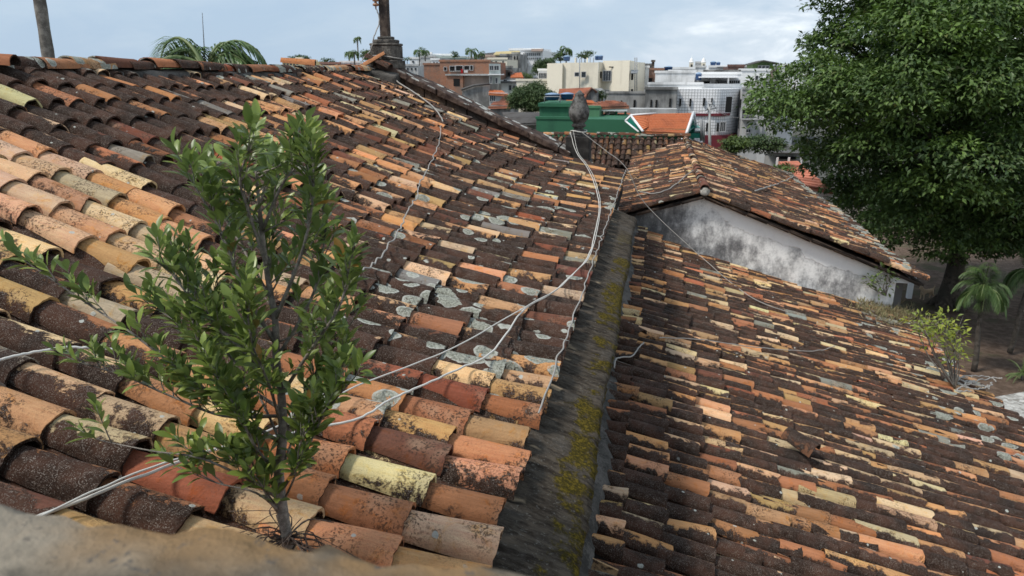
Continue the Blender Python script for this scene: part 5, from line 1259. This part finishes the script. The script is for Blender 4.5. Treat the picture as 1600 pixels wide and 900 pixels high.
openings(hw, [(818 + i * 3.1, 83, 819.3 + i * 3.1, 87) for i in range(9)] + [(818 + i * 3.1, 90, 819.2 + i * 3.1, 93) for i in range(9)], Y, 'window', GLASS, .2)
openings(hw, [(794 + i * 3.2, 95, 795.2 + i * 3.2, 99) for i in range(6)], Y - 6, 'window', GLASS, .2)
Y = 215; oc = house('long_hill_building', 'long low building with a yellowish tiled roof left of the white hilltop building', 'building', tuple(atY(780, 100, Y)))
block(oc, 745, 88, 813, Y + 4, 12, GREYL); corr(oc, atY(775, 81, Y + 6), atY(812, 79.5, Y + 6), atY(813, 85, Y), atY(770, 86, Y), 20, 3, YEL, .1); corr(oc, atY(742, 85, Y + 6), atY(778, 81.5, Y + 6), atY(776, 86, Y + 1), atY(742, 89, Y + 1), 16, 3, SHEET, .1)
Y = 150; yc = house('cream_hill_house', 'cream three storey house above the right end of the brick house', 'house', tuple(atY(780, 110, Y)))
block(yc, 762, 93, 792, Y, 12, CW); openings(yc, [(767, 95.5, 769.5, 99), (774, 95.5, 776.5, 99), (785, 95, 787, 98.5), (785, 102, 787, 106)], Y, 'window', GLASS, .12); block(yc, 756, 88.5, 772, Y + 10, 8, PINK, 'rear_wall')
Y = 170; dk = house('dark_storeyed_house', 'dark grey weathered houses stepping below the white hilltop building', 'house', tuple(atY(800, 110, Y)))
block(dk, 782, 87, 800, Y, 10, GREYC); block(dk, 800.5, 84.5, 812, Y - 8, 10, GREYC, 'tower'); openings(dk, [(786, 90, 788, 94), (793, 90, 795, 94), (794, 99, 796, 103), (803, 88, 805, 93), (807.5, 88, 809, 93), (803, 97, 805, 102)], Y - 8, 'window', DARKIN, .15); block(dk, 783, 106, 800, Y - 40, 10, GREYC, 'low_wall')
# white roofs on the left of the hill
Y = 190; wl = house('white_flat_roofed_house', 'white flat roofed house on the skyline right of the cross', 'house', tuple(atY(665, 95, Y)))
block(wl, 655, 84.5, 674, Y, 14, WH); block(wl, 640, 92, 660, Y - 10, 12, WH2, 'side_wing'); block(wl, 657, 90, 680, Y - 30, 12, GREYL, 'front_wing'); openings(wl, [(659, 87, 661.5, 90), (666, 87, 669, 90), (644, 95, 647, 98)], Y - 10.1, 'window', GLASS, .12)
Y = 200; wl = house('long_white_roofed_house', 'long low building with a pale green roof band on the skyline', 'building', tuple(atY(690, 92, Y)))
block(wl, 673, 87, 706, Y, 14, WH); block(wl, 674, 91, 728, Y - 8, 12, plaster('pale_green_wall', (.36, .42, .38), (.2, .22, .2), .3, .2), 'green_band'); block(wl, 706, 91.5, 745, Y - 4, 12, GREYL, 'rear_wing')
Y = 120; wl = house('white_small_tower_house', 'small white house with a lean-to roof left of the brick house', 'house', tuple(atY(680, 100, Y)))
block(wl, 674, 94, 686, Y, 7, WH); block(wl, 664, 99, 675, Y + 3, 7, GREYL, 'side_wing'); mb = MB(); a = atY(671, 101, Y - 18); b = atY(687, 104.5, Y - 18); mb.hexa([(a.x, Y - 19), (b.x, Y - 19), (b.x, Y - 15), (a.x, Y - 15)], [b.z, a.z, a.z, b.z], [b.z + .2, a.z + .2, a.z + .2, b.z + .2]); mb.build('lean_to_roof', WTRIM, wl)
openings(wl, [(677, 96.5, 679, 100), (682, 97, 684, 100)], Y, 'window', GLASS, .1)
# behind the tiled white building: brick and white upper storeys
Y = 88; bb = house('brick_upper_house', 'narrow brick and white house with a dark chimney right of the cream block', 'house', tuple(atY(1020, 125, Y)))
block(bb, 1008.5, 106, 1014, Y - 2, 8, WH2); block(bb, 1013, 109.5, 1037, Y, 8, BRICK); openings(bb, [(1013, 122, 1019, 131)], Y - .1); block(bb, 1018.5, 97, 1022.5, Y + 3, 3, DARKSTONE, 'chimney'); block(bb, 1005, 102.5, 1020, Y + 6, 6, GREYC, 'rear_wall')
tank('long blue tank on the roof right of the brick upper house', 1044, 107, 12, 6, Y + 1)
Y = 75; wd = house('stained_white_house', 'stained white blank walled house between the cream block and the terrace block', 'house', tuple(atY(1040, 125, Y)))
block(wd, 1027, 119, 1060, Y, 8, WH2); block(wd, 1045, 112.5, 1087, Y + 4, 8, WH2, 'rear_wall'); openings(wd, [(1045, 113.5, 1046.5, 120)], Y + 3.9)
Y = 92; gt = house('green_attic_house', 'house topped by a green gabled attic on the right skyline', 'house', tuple(atY(1192, 120, Y)))
block(gt, 1155.5, 110.5, 1203.5, Y, 10, WH); wins(gt, [(1180.5, 118.5, 1184, 125)], Y - .05, bars=0)
mb = MB(); P5 = [atY(x, y, Y + 1) for x, y in ((1176, 110.3), (1176, 99), (1193, 94.5), (1208, 97.5), (1208, 110.3))]; mb.add([tuple(p) for p in P5] + [(p.x, p.y + 6, p.z) for p in P5], [(0, 1, 2, 3, 4), (9, 8, 7, 6, 5)] + [(i, (i + 1) % 5, 5 + (i + 1) % 5, 5 + i) for i in range(5)]); mb.build('attic_wall', plaster('moss_green_paint', (.13, .20, .08), (.07, .1, .05), .4, .4), gt)
mb = MB(); p1, p2, p3 = [atY(x, y, Y + .6) for x, y in ((1173, 99.3), (1193, 93.8), (1217, 98.2))]; vs_ = []
for p in (p1, p2, p3):
    for yy in (Y + .4, Y + 7.4):
        for dz_ in (0, -.12): vs_.append((p.x, yy, p.z + dz_))
mb.add(vs_, [(0, 2, 6, 4), (1, 5, 7, 3), (0, 4, 5, 1), (2, 3, 7, 6), (4, 6, 10, 8), (5, 9, 11, 7), (4, 8, 9, 5), (6, 7, 11, 10), (0, 1, 3, 2), (8, 10, 11, 9)]); mb.build('attic_roof', SHEET, gt)
wins(gt, [(1185, 103, 1189, 108), (1191, 103, 1195, 108), (1197, 103, 1201, 108)], Y + .95, bars=0); mb = MB(); mb.tube([atY(1212.5, 99, Y + 1), atY(1212.5, 110, Y + 1)], .1, 5); mb.tube([atY(1216, 99, Y + 1), atY(1216, 110, Y + 1)], .07, 5); mb.build('attic_posts', METALG, gt)
block(gt, 1204, 112, 1212, Y + 1, 6, PINK, 'side_wall'); block(gt, 1212.3, 103, 1250, Y + 6, 8, WH, 'rear_wall')
Y = 100; bs = house('dark_brick_rooftop', 'dark brick rooftop storey left of the green attic', 'house', tuple(atY(1150, 108, Y)))
block(bs, 1138, 104, 1163, Y, 8, plaster('dark_brick', (.16, .09, .075), (.08, .06, .05), .5, .5)); block(bs, 1163.2, 105, 1176, Y + 1, 8, GREYL, 'side_wall'); openings(bs, [(1147, 108, 1151, 111), (1154, 108, 1157, 111)], Y, k=.1); block(bs, 1100, 112.5, 1156, Y - 8, 6, GREYC, 'low_wall')
Y = 110; ws = house('white_box_house', 'white rooftop house carrying water tanks right of the church towers', 'house', tuple(atY(1120, 108, Y)))
block(ws, 1108, 105.5, 1136, Y, 8, WH); tank('blue water tank on the white house right of the church towers', 1114, 99.5, 8, 6, Y + 3); tank('second blue water tank on the white house, just right of the first', 1122, 100, 6, 5.5, Y + 3)
a = atY(1120, 102.8, Y - .5); b = atY(1137, 104.5, Y - .5); mb = MB(); mb.box(a.x, Y - .8, b.z, b.x, Y + 7, a.z); mb.build('canopy_slab', WTRIM, ws)
# church with two towers
Y = 240; ch = house('twin_towered_church', 'distant church with two small domed bell towers on the skyline', 'church', tuple(atY(1090, 110, Y)))
for x in (1080.5, 1099.5):
    block(ch, x - 3.2, 98, x + 3.2, Y, 1.4, CW, 'tower', parapet=False); c = atY(x, 98, Y); r = 3.4 * Y / 1080
    mb = MB(); mb.lathe((c.x, Y + .7, c.z), [(r * 1.05, 0), (r * 1.05, .25), (r * .85, .3), (r * .8, .75), (r * .55, 1.15), (r * .2, 1.45), (.06, 1.7), (.04, 2.4), (.01, 2.5)], 14); mb.build('dome', WH, ch)
    openings(ch, [(x - 1.1, 100.5, x + 1.1, 104.5)], Y, 'belfry_opening', k=.15)
block(ch, 1085.5, 105.5, 1103, Y - 2, 12, WH2); block(ch, 1087, 99, 1096, Y + 4, 6, GREYL, 'nave_gable')
# street level bits seen under the big tree
Y = 46; sl = house('low_grey_building', 'low grey building with pale posts under the left side of the big tree', 'building', tuple(atY(1225, 250, Y)))
block(sl, 1195, 240, 1258, Y + 3, 4, GREYL); openings(sl, [(1213, 244, 1244, 249)], Y + 2.9); a = atY(1205, 238, Y); b = atY(1262, 240, Y); mb = MB(); mb.box(a.x, Y, b.z, b.x, Y + 6, a.z); mb.build('roof', SHEET, sl)
for x in (1214, 1232, 1251): mb = MB(); a = atY(x, 246, Y); b = atY(x + 1.6, 258, Y); mb.box(a.x, Y, b.z - 2, b.x, Y + .2, a.z); mb.build('post', WTRIM, sl)
Y = 40; pr_ = house('salmon_roofed_building', 'flat salmon roofed low building visible between annexe roof and big tree', 'building', tuple(atY(1275, 292, Y)))
a, b, c, d = atY(1216, 253, Y + 6), atY(1246, 252, Y + 6), atY(1302, 300, Y - 5), atY(1262, 292, Y - 5)
corr(pr_, a, b, c, d, 40, 10, rooftile('salmon_rooftile', (.62, .24, .16), (.4, .16, .1), .2), .03); block(pr_, 1262, 300, 1300, Y - 4.5, 5, WH)

# --- vegetation of the town
small_tree('round_tree', 'round dark green tree between the tiled shed and the cream block', 831, 156, 92, 60, 60, TREE2, n=80)
small_tree('hill_tree', 'leafy tree climbing the slope below the white hilltop building', 851, 109, 40, 36, 120, TREE2, n=44)
small_tree('hill_tree', 'yellowish green tree low on the slope left of the small white building', 822, 120, 32, 18, 105, TREE3, n=14)
small_tree('umbrella_tree', 'dark rounded tree on the skyline directly above the blue tank of the cream block', 876, 89, 30, 20, 140, TREE2, n=16)
small_tree('umbrella_tree', 'wide flat topped tree on the skyline behind the cream block roof posts', 914, 86, 44, 16, 140, TREE2, n=18)
small_tree('umbrella_tree', 'low tree on the skyline left of the hilltop palm', 860, 96, 22, 16, 150, TREE2, n=12)
small_tree('skyline_tree', 'small dark tree behind the brick house skyline', 710, 86, 16, 13, 180, TREE2, n=10)
small_tree('skyline_tree', 'dark bushy tree behind the yellow house left of the cross', 469, 93, 50, 20, 130, TREE2, n=26)
small_tree('skyline_tree', 'paler rounded tree right of the yellow house', 512, 97, 34, 16, 125, TREE2, n=16)
small_tree('skyline_tree', 'yellow green tree just left of the cross plinth', 575, 88, 30, 26, 90, TREE3, n=18)
small_tree('skyline_tree', 'dark scrub low on the skyline right of the cross', 636, 92, 18, 10, 160, TREE2, n=8)
small_tree('hedge_bush', 'bright yellow green bush behind the annexe roof beside the utility pole', 1150, 226, 64, 34, 42, TREE3, 'bush', n=34, trunk=False)
small_tree('hedge_bush', 'dark green bush behind the annexe roof under the left edge of the big tree', 1196, 226, 80, 36, 43, TREE2, 'bush', n=40, trunk=False)
small_tree('verge_bush', 'small bush growing at the back eave of the annexe roof', 1222, 264, 44, 22, 27.5, TREE3, 'bush', n=20, trunk=False)
for k, (x, y, yb, Yd, fl) in enumerate(((558, 60, 100, 130, 1.3), (545, 83, 104, 120, 1.3), (553, 82, 104, 110, 1.4), (655, 80, 96, 150, 2.0), (664, 80, 97, 152, 1.6), (737, 81, 100, 160, 2.2), (752, 84, 100, 150, 1.4), (885, 77, 96, 140, 2.0))):
    c = atY(x, y, Yd); lb = ['slender tall palm rising alone on the skyline left of the cross', 'short palm on the skyline, leftmost of the pair beside the cross', 'short palm right of its twin beside the slender tall palm', 'palm on the skyline above the white flat roofed house', 'small palm touching the palm above the white flat roofed house', 'windblown palm on the skyline above the brick house', 'small dark palm above the right end of the brick house', 'tall palm on the skyline above the cream block tanks'][k]
    palm('skyline_palm', lb, tuple(c), (c.x, c.y, terr(c.x, c.y)), 11, fl, .16, seed=40 + k, up=1.1, droop=1.5, nl=9, leaflen=.45, part=False, lw=.22, group='palms on the skyline')
Y = 118; yh = house('yellow_house', 'pale yellow flat roofed house peeping over the ridge left of the cross', 'house', tuple(atY(465, 105, Y)))
block(yh, 441, 97, 470, Y, 8, YEL); block(yh, 463, 92.5, 472, Y + 1, 6, CW, 'stair_tower'); block(yh, 472.2, 96, 491, Y + 2, 8, YEL, 'right_wing'); openings(yh, [(443 + i * 5, 99, 446 + i * 5, 103) for i in range(5)], Y, 'window', GLASS, .08); openings(yh, [(476, 98.5, 479, 102), (483, 98.5, 486, 102)], Y + 2, 'window', GLASS, .08)
Y = 105; ph = house('pink_low_house', 'low pinkish brick house over the ridge right of the yellow house', 'house', tuple(atY(517, 105, Y))); block(ph, 501, 100, 531, Y, 8, plaster('dark_pink', (.28, .15, .12), (.15, .1, .09), .5, .3)); openings(ph, [(505, 102, 508, 105), (514, 102, 517, 105), (523, 102, 526, 105)], Y, 'window', DARKIN, .08)
Y = 112; ph = house('white_low_house', 'low white house between the skyline palms and the cross', 'house', tuple(atY(545, 105, Y))); block(ph, 532, 98, 562, Y, 8, WH2); openings(ph, [(536, 100, 540, 103), (547, 100, 551, 103)], Y, 'window', GLASS, .08)
# fill-in houses between the named ones
fr = random.Random(77)
fills = [(700, 118, 150, 62), (742, 113, 158, 30), (1030, 126, 110, 24), (640, 103, 130, 26), (600, 100, 150, 30), (955, 118, 130, 24), (1065, 108, 130, 40), (1130, 106, 140, 36), (1240, 118, 120, 60), (1205, 128, 84, 26), (815, 102, 205, 20), (575, 103, 120, 24)]
FL_LB = ['terraced grey house hidden low behind the brick house', 'grey house behind the red roofed house', 'grey house behind the brick upper house', 'grey rooftop just right of the cross plinth', 'pale rooftop straight behind the cross plinth', 'pale block behind the cream building', 'white house on the skyline under the church towers', 'white house on the skyline behind the rooftop tanks', 'white house behind the left part of the big tree', 'grey house between the green attic house and the tree', 'grey house at the foot of the white hilltop building', 'pale low house left of the cross plinth']
for k, (x, y, Yd, wpx) in enumerate(fills):
    hh = house('town_house', FL_LB[k], 'house', tuple(atY(x, y, Yd))); mt = [GREYC, GREYL, WH2, GREYL, WH2, CW, WH, WH, WH, GREYL, GREYL, WH2][k]
    block(hh, x - wpx / 2, y, x + wpx / 2, Yd, 10, mt); openings(hh, [(x - wpx / 2 + 3 + i * 6, y + 3, x - wpx / 2 + 5.5 + i * 6, y + 6.5) for i in range(int(wpx / 6))], Yd, 'window', GLASS, .1)

# far wooded ridge line closing the horizon
V = []; n = 160
for i in range(n + 1):
    x = -900 + 2100 * i / n; h_ = 3.2 + 1.6 * math.sin(i * .31) + 1.2 * math.sin(i * .83 + 1) + fr.uniform(-.5, .5)
    for (yy, zz) in ((420, -4), (440, h_ * .7), (470, h_), (560, h_ * .6), (700, -4)): V.append((x, yy, zz - 1.5))
Q = [(i * 5 + k, i * 5 + k + 1, (i + 1) * 5 + k + 1, (i + 1) * 5 + k) for i in range(n) for k in range(4)]
tag(link('far_hills', quads_mesh('far_hills', V, Q), plain('far_woods', (.075, .095, .075), .95, .1, .3, .05)), kind='structure')

# ================================================================== CABLES
def surf_z(X, Y): return float(np.interp(X, _xs, _zs)) + .085 if X < -.47 else None
def hit(x, y, off=.012, which='nave'):
    r = Vector(ray(x, y)); t = 1e-4
    for _ in range(4000):
        t *= 1.0025; P = r * t
        if which == 'nave':
            if P.x > -.5: z = -1.56 - max(0, P.x + .5) * .2 + .085
            else: z = float(np.interp(P.x, _xs, _zs)) + .085
        elif which == 'wing': z = wing_z(P.x, P.y) + .085
        else: z = RZ - (RX - P.x) * SL + .08 if P.x < RX else RZ - (P.x - RX) * SR + .08
        if P.z <= z + off: return P
    return P
def cable(name, label, pts, r, mat, n=6, wob=.004, cat='cable', group=None):
    sm = catmull(pts, n); sm = [p + Vector((random.gauss(0, wob), random.gauss(0, wob), random.gauss(0, wob * .5))) if 0 < i < len(sm) - 1 else p for i, p in enumerate(sm)]
    m1 = MB(); m1.tube(catmull(sm, 3), r, 7); o = m1.build(name, mat); tag(o, label, cat, group); return o
neck = Vector((-1.30, 12.0, -.90))
A1 = [(48, 812), (130, 780), (230, 740), (335, 702), (430, 682), (520, 664), (566, 652), (600, 630), (622, 618), (665, 600), (715, 577), (765, 553), (795, 515), (820, 482), (862, 458), (895, 428), (918, 402), (930, 362), (936, 320), (928, 285), (915, 258)]
cable('main_cable', 'thick white cable sagging across the big roof from the parapet to the urn', [hit(x, y, .02) for x, y in A1] + [Vector((-1.27, 11.7, -1.2)), neck + Vector((-.1, -.06, 0))], .0052, WIRE, 5, .002)
A2 = [(60, 808), (140, 770), (240, 728), (340, 700), (430, 668), (555, 604), (640, 572), (720, 538), (790, 497), (830, 474), (870, 452), (900, 424), (922, 398), (934, 355), (938, 318), (930, 282), (918, 258)]
cable('second_cable', 'straighter thin white cable joining the thick cable halfway up to the urn', [hit(x, y, .035) for x, y in A2] + [Vector((-1.24, 11.7, -1.2)), neck + Vector((-.05, -.08, .02))], .0036, WIRE, 4, .0015)
mb = MB(); pts = [Vector((-1.28 + .135 * math.cos(q), 12.12 + .135 * math.sin(q), -.90 + .012 * math.sin(q * 2))) for q in np.linspace(0, 4 * math.pi, 40)]; mb.tube(pts, .008, 6); tag(mb.build('cable_loop', WIRE), 'white cable wound round the neck of the urn', 'cable')
A3 = [(690, 196), (686, 222), (676, 248), (664, 272), (655, 288), (652, 305), (640, 325), (628, 352), (610, 380), (590, 405), (570, 420), (545, 440)]
cable('slack_wire', 'thin pale wire wandering down the middle of the big roof', [hit(x, y, .012) for x, y in A3], .0055, WIRE2, 6, .008)
cr0 = Vector((-4.72, 11.95, .34)); A4 = [(612, 118), (622, 128), (655, 150), (680, 170), (692, 190)]
cable('cross_wire', 'thin wire dropping from the cross plinth onto the tiles', [Vector((-4.70, 12.0, 1.05)), Vector((-4.66, 11.99, .85)), Vector((-4.72, 11.88, .62)), Vector((-4.80, 11.88, .40)), Vector((-4.90, 11.80, .26)), Vector((-4.86, 11.7, .16))] + [hit(x, y, .015) for x, y in A4], .010, WIRE2, 6, .004)
cable('plinth_wire', 'wire tied round the base of the cross plinth', [Vector((-4.90, 11.85, .30)), Vector((-4.62, 11.86, .31)), Vector((-4.34, 11.88, .27)), Vector((-4.30, 12.1, .25))], .009, WIRE2, 5, .002)
cable('left_cable', 'short white cable lying on brown tiles at the left edge', [hit(x, y, .02) for x, y in ((-30, 566), (0, 562), (45, 552), (95, 544), (140, 543), (176, 546))], .0055, WIRE, 6, .002)
A5 = [(980, 264), (972, 285), (962, 318), (950, 352), (940, 392), (925, 440), (905, 500), (885, 555), (865, 605), (845, 660), (828, 705)]
cable('eave_wire', 'frayed pale wire following the lower edge of the big roof', [Vector((-.455, float(yy), -1.475)) for yy in np.linspace(11.7, 2.9, 30)], .0048, WIRE2, 3, .006)
cable('span_wire', 'thin wire stretched from the urn over the valley to the lower roof', [Vector((-1.22, 11.95, -.90)), Vector((-.85, 11.9, -1.16)), hit(978, 262, .03), hit(1010, 315, .02, 'x') + Vector((0, -.3, 0)), hit(1100, 405, .03, 'wing'), hit(1170, 462, .02, 'wing'), hit(1232, 488, .02, 'wing')], .006, WIRE2, 6, .002)
cable('annexe_wire', 'twisted pale wire crossing the left slope of the annexe roof to its ridge', [hit(x, y, .02, 'ann') for x, y in ((1000, 300), (1025, 302), (1050, 292), (1075, 272), (1090, 262))], .010, WIRE2, 6, .006)
cable('annexe_wire', 'twisted pale wire lying across the middle of the right annexe slope', [hit(x, y, .02, 'ann') for x, y in ((1180, 298), (1200, 292), (1215, 287), (1232, 280), (1240, 275))], .016, WIRE2, 6, .01)
cable('wing_cable', 'short curled cable at the head of the lower roof', [hit(x, y, .03, 'wing') for x, y in ((960, 575), (962, 562), (972, 558), (988, 556), (998, 543), (1006, 535))], .007, WIRE2, 6, .002)
cable('wing_wire', 'thin wire lying along the lower roof tiles', [hit(x, y, .03, 'wing') for x, y in ((1030, 528), (1090, 530), (1160, 540), (1230, 547), (1280, 548), (1305, 540))], .005, WIRE2, 6, .004)
for k in range(5):
    cx_, cy_ = 1522 + random.uniform(-8, 8), 598 + random.uniform(-4, 4)
    cable('tangled_wire', 'pale tangled wires heaped at the eave below the yellow green plant', [hit(cx_ + 34 * math.cos(q) * (.7 + .1 * k) + q * 2, cy_ + 9 * math.sin(q + k) + q, .05, 'wing') for q in np.linspace(0, 4.2, 8)], .008, WIRE2, 5, .01, group='tangled wires at the eave')

# ================================================================== SMALL PLANTS ON THE ROOFS
def bushlet(name, label, base, tips, Lf, n_leaf, mat, stem, w_=.45, rad=.16, cat='plant'):
    t = thing(name, label, cat, tuple(base)); m1 = MB(); C__ = []; D__ = []; N__ = []; T__ = []
    for tp in tips:
        md = base.lerp(tp, .5) + Vector((random.gauss(0, .04), random.gauss(0, .04), random.gauss(0, .02))); m1.tube(catmull([base, md, tp], 5), [.011 - .0008 * i for i in range(11)], 5)
        for _ in range(n_leaf):
            d = Vector((random.gauss(0, 1), random.gauss(0, 1), random.gauss(.2, .6))).normalized(); p = tp + d * rad * random.random() ** .5
            C__.append(tuple(p)); D__.append(tuple((d + Vector((0, 0, random.gauss(0, .3)))).normalized())); N__.append(tuple((Vector((0, 0, 1)) + Vector((random.gauss(0, .5), random.gauss(0, .5), 0))).normalized())); T__.append((min(1, max(0, random.betavariate(2, 2))), 0, 0, 1))
        for _ in range(4): m1.tube([tp.lerp(base, .15), tp + Vector((random.gauss(0, 1), random.gauss(0, 1), random.gauss(.3, .5))) * rad * .7], [.004, .0015], 4)
    n = len(C__); s = Lf * rng.uniform(.7, 1.3, n); V, Q, tt = leaf_quads(np.array(C__), unit(np.array(D__)), unit(np.array(N__)), s, s * w_, np.array(T__))
    link('leaves', quads_mesh('leaves', V, Q, False, {'tint': tt}), mat, t); m1.build('stems', stem, t); return t
YGL = leaf_mat('yellow_green_leaf', (.14, .20, .015), (.48, .50, .05), .5, .3)
ST = stone('pale_stem', (.16, .14, .12), (.26, .24, .21), (.1, .09, .08), 20, .002)
b = hit(1492, 606, 0, 'wing'); tips = [atY(x, y, b.y + dy) for x, y, dy in ((1428, 502, .3), (1445, 515, -.2), (1462, 505, .2), (1480, 498, -.1), (1492, 512, .3), (1470, 528, 0), (1490, 540, -.2), (1500, 528, .1), (1488, 560, 0), (1478, 515, .2), (1440, 500, .1), (1455, 532, 0), (1497, 552, .1))]
bushlet('yellow_green_shrub', 'spindly yellow green shrub growing from the lower roof eave', b, tips, .065, 30, YGL, ST, .45, .115, 'shrub')
b = atY(1384, 462, 12.2); tips = [atY(x, y, 12.1) for x, y in ((1358, 446), (1370, 436), (1382, 424), (1392, 438), (1384, 448), (1372, 455), (1388, 430), (1362, 440))]
bushlet('wall_plant', 'small leafy plant sprouting from the right end of the annexe wall', b, tips, .08, 12, TREE3, ST, .5, .13)
# dry grass tuft at the wall corner (uncountable)
C__ = []; D__ = []; N__ = []
for _ in range(1500):
    x = random.gauss(1385, 26); y = 488 + (x - 1385) * .28 + random.gauss(0, 8)
    p = hit(x, y, -.03, 'wing') if _ % 3 == 0 else C__[-1] + Vector((random.gauss(0, .05), random.gauss(0, .05), 0)); C__.append(Vector(p)); D__.append(tuple(Vector((random.gauss(0, .6), random.gauss(0, .6), 1)).normalized())); N__.append(tuple(Vector((random.gauss(0, 1), random.gauss(0, 1), .1)).normalized()))
n = len(C__); s = rng.uniform(.04, .15, n); V, Q, tt = leaf_quads(np.array([tuple(c) for c in C__]), np.array(D__), np.array(N__), s, s * .10, np.stack([rng.random(n), np.zeros(n), np.zeros(n), np.ones(n)], 1))
o = link('dry_grass', quads_mesh('dry_grass', V, Q, False, {'tint': tt}), leaf_mat('dry_grass_blade', (.13, .10, .05), (.34, .27, .15), .9, .1), None); tag(o, 'dry grass and litter collected on the tiles at the annexe wall corner', 'grass', kind='stuff')

# white bollard post and dog in the yard
b = gz(1420, 466); t_ = atY(1424, 434, b.y); mb = MB(); mb.box(b.x - .12, b.y - .1, -10.1, b.x + .10, b.y + .1, t_.z); mb.box(b.x - .17, b.y - .14, t_.z, b.x + .15, b.y + .14, t_.z + .12); tag(mb.build('white_post', WTRIM, bevel=.02), 'square white post standing in the yard under the annexe eave', 'post')
b = gz(1447, 468); sk = bpy.data.meshes.new('dog')
jt = [((0, 0, .36), .095), ((.16, 0, .37), .105), ((.28, 0, .40), .10), ((.38, 0, .50), .06), ((.44, 0, .57), .065), ((.53, 0, .55), .035), ((-.16, 0, .37), .08), ((-.26, 0, .38), .085),
      ((-.36, 0, .46), .02), ((-.42, 0, .56), .012), ((.28, .07, .22), .032), ((.26, .07, .10), .022), ((.28, .07, .015), .026), ((.28, -.07, .22), .032), ((.27, -.07, .10), .022), ((.29, -.07, .015), .026),
      ((-.22, .07, .24), .05), ((-.33, .07, .14), .022), ((-.28, .07, .015), .026), ((-.22, -.07, .24), .05), ((-.32, -.07, .14), .022), ((-.27, -.07, .015), .026), ((.42, .05, .64), .014), ((.42, -.05, .64), .014)]
ed = [(0, 1), (1, 2), (2, 3), (3, 4), (4, 5), (0, 6), (6, 7), (7, 8), (8, 9), (2, 10), (10, 11), (11, 12), (2, 13), (13, 14), (14, 15), (7, 16), (16, 17), (17, 18), (7, 19), (19, 20), (20, 21), (4, 22), (4, 23)]
sk.from_pydata([j[0] for j in jt], ed, []); dog = link('dog', sk, plain('tan_fur', (.58, .44, .30), .95, .1, .5, 6)); dog.location = (b.x, b.y, -9.99); dog.rotation_euler = (0, 0, R(215)); dog.scale = (1.1, 1.1, 1.1)
md = dog.modifiers.new('skin', 'SKIN'); 
for i, j in enumerate(jt): sk.skin_vertices[0].data[i].radius = (j[1], j[1])
sk.skin_vertices[0].data[0].use_root = True; dog.modifiers.new('smooth', 'SUBSURF').levels = 2; dog.modifiers['smooth'].render_levels = 2
tag(dog, 'small tan dog standing on the dirt beyond the annexe corner', 'dog')
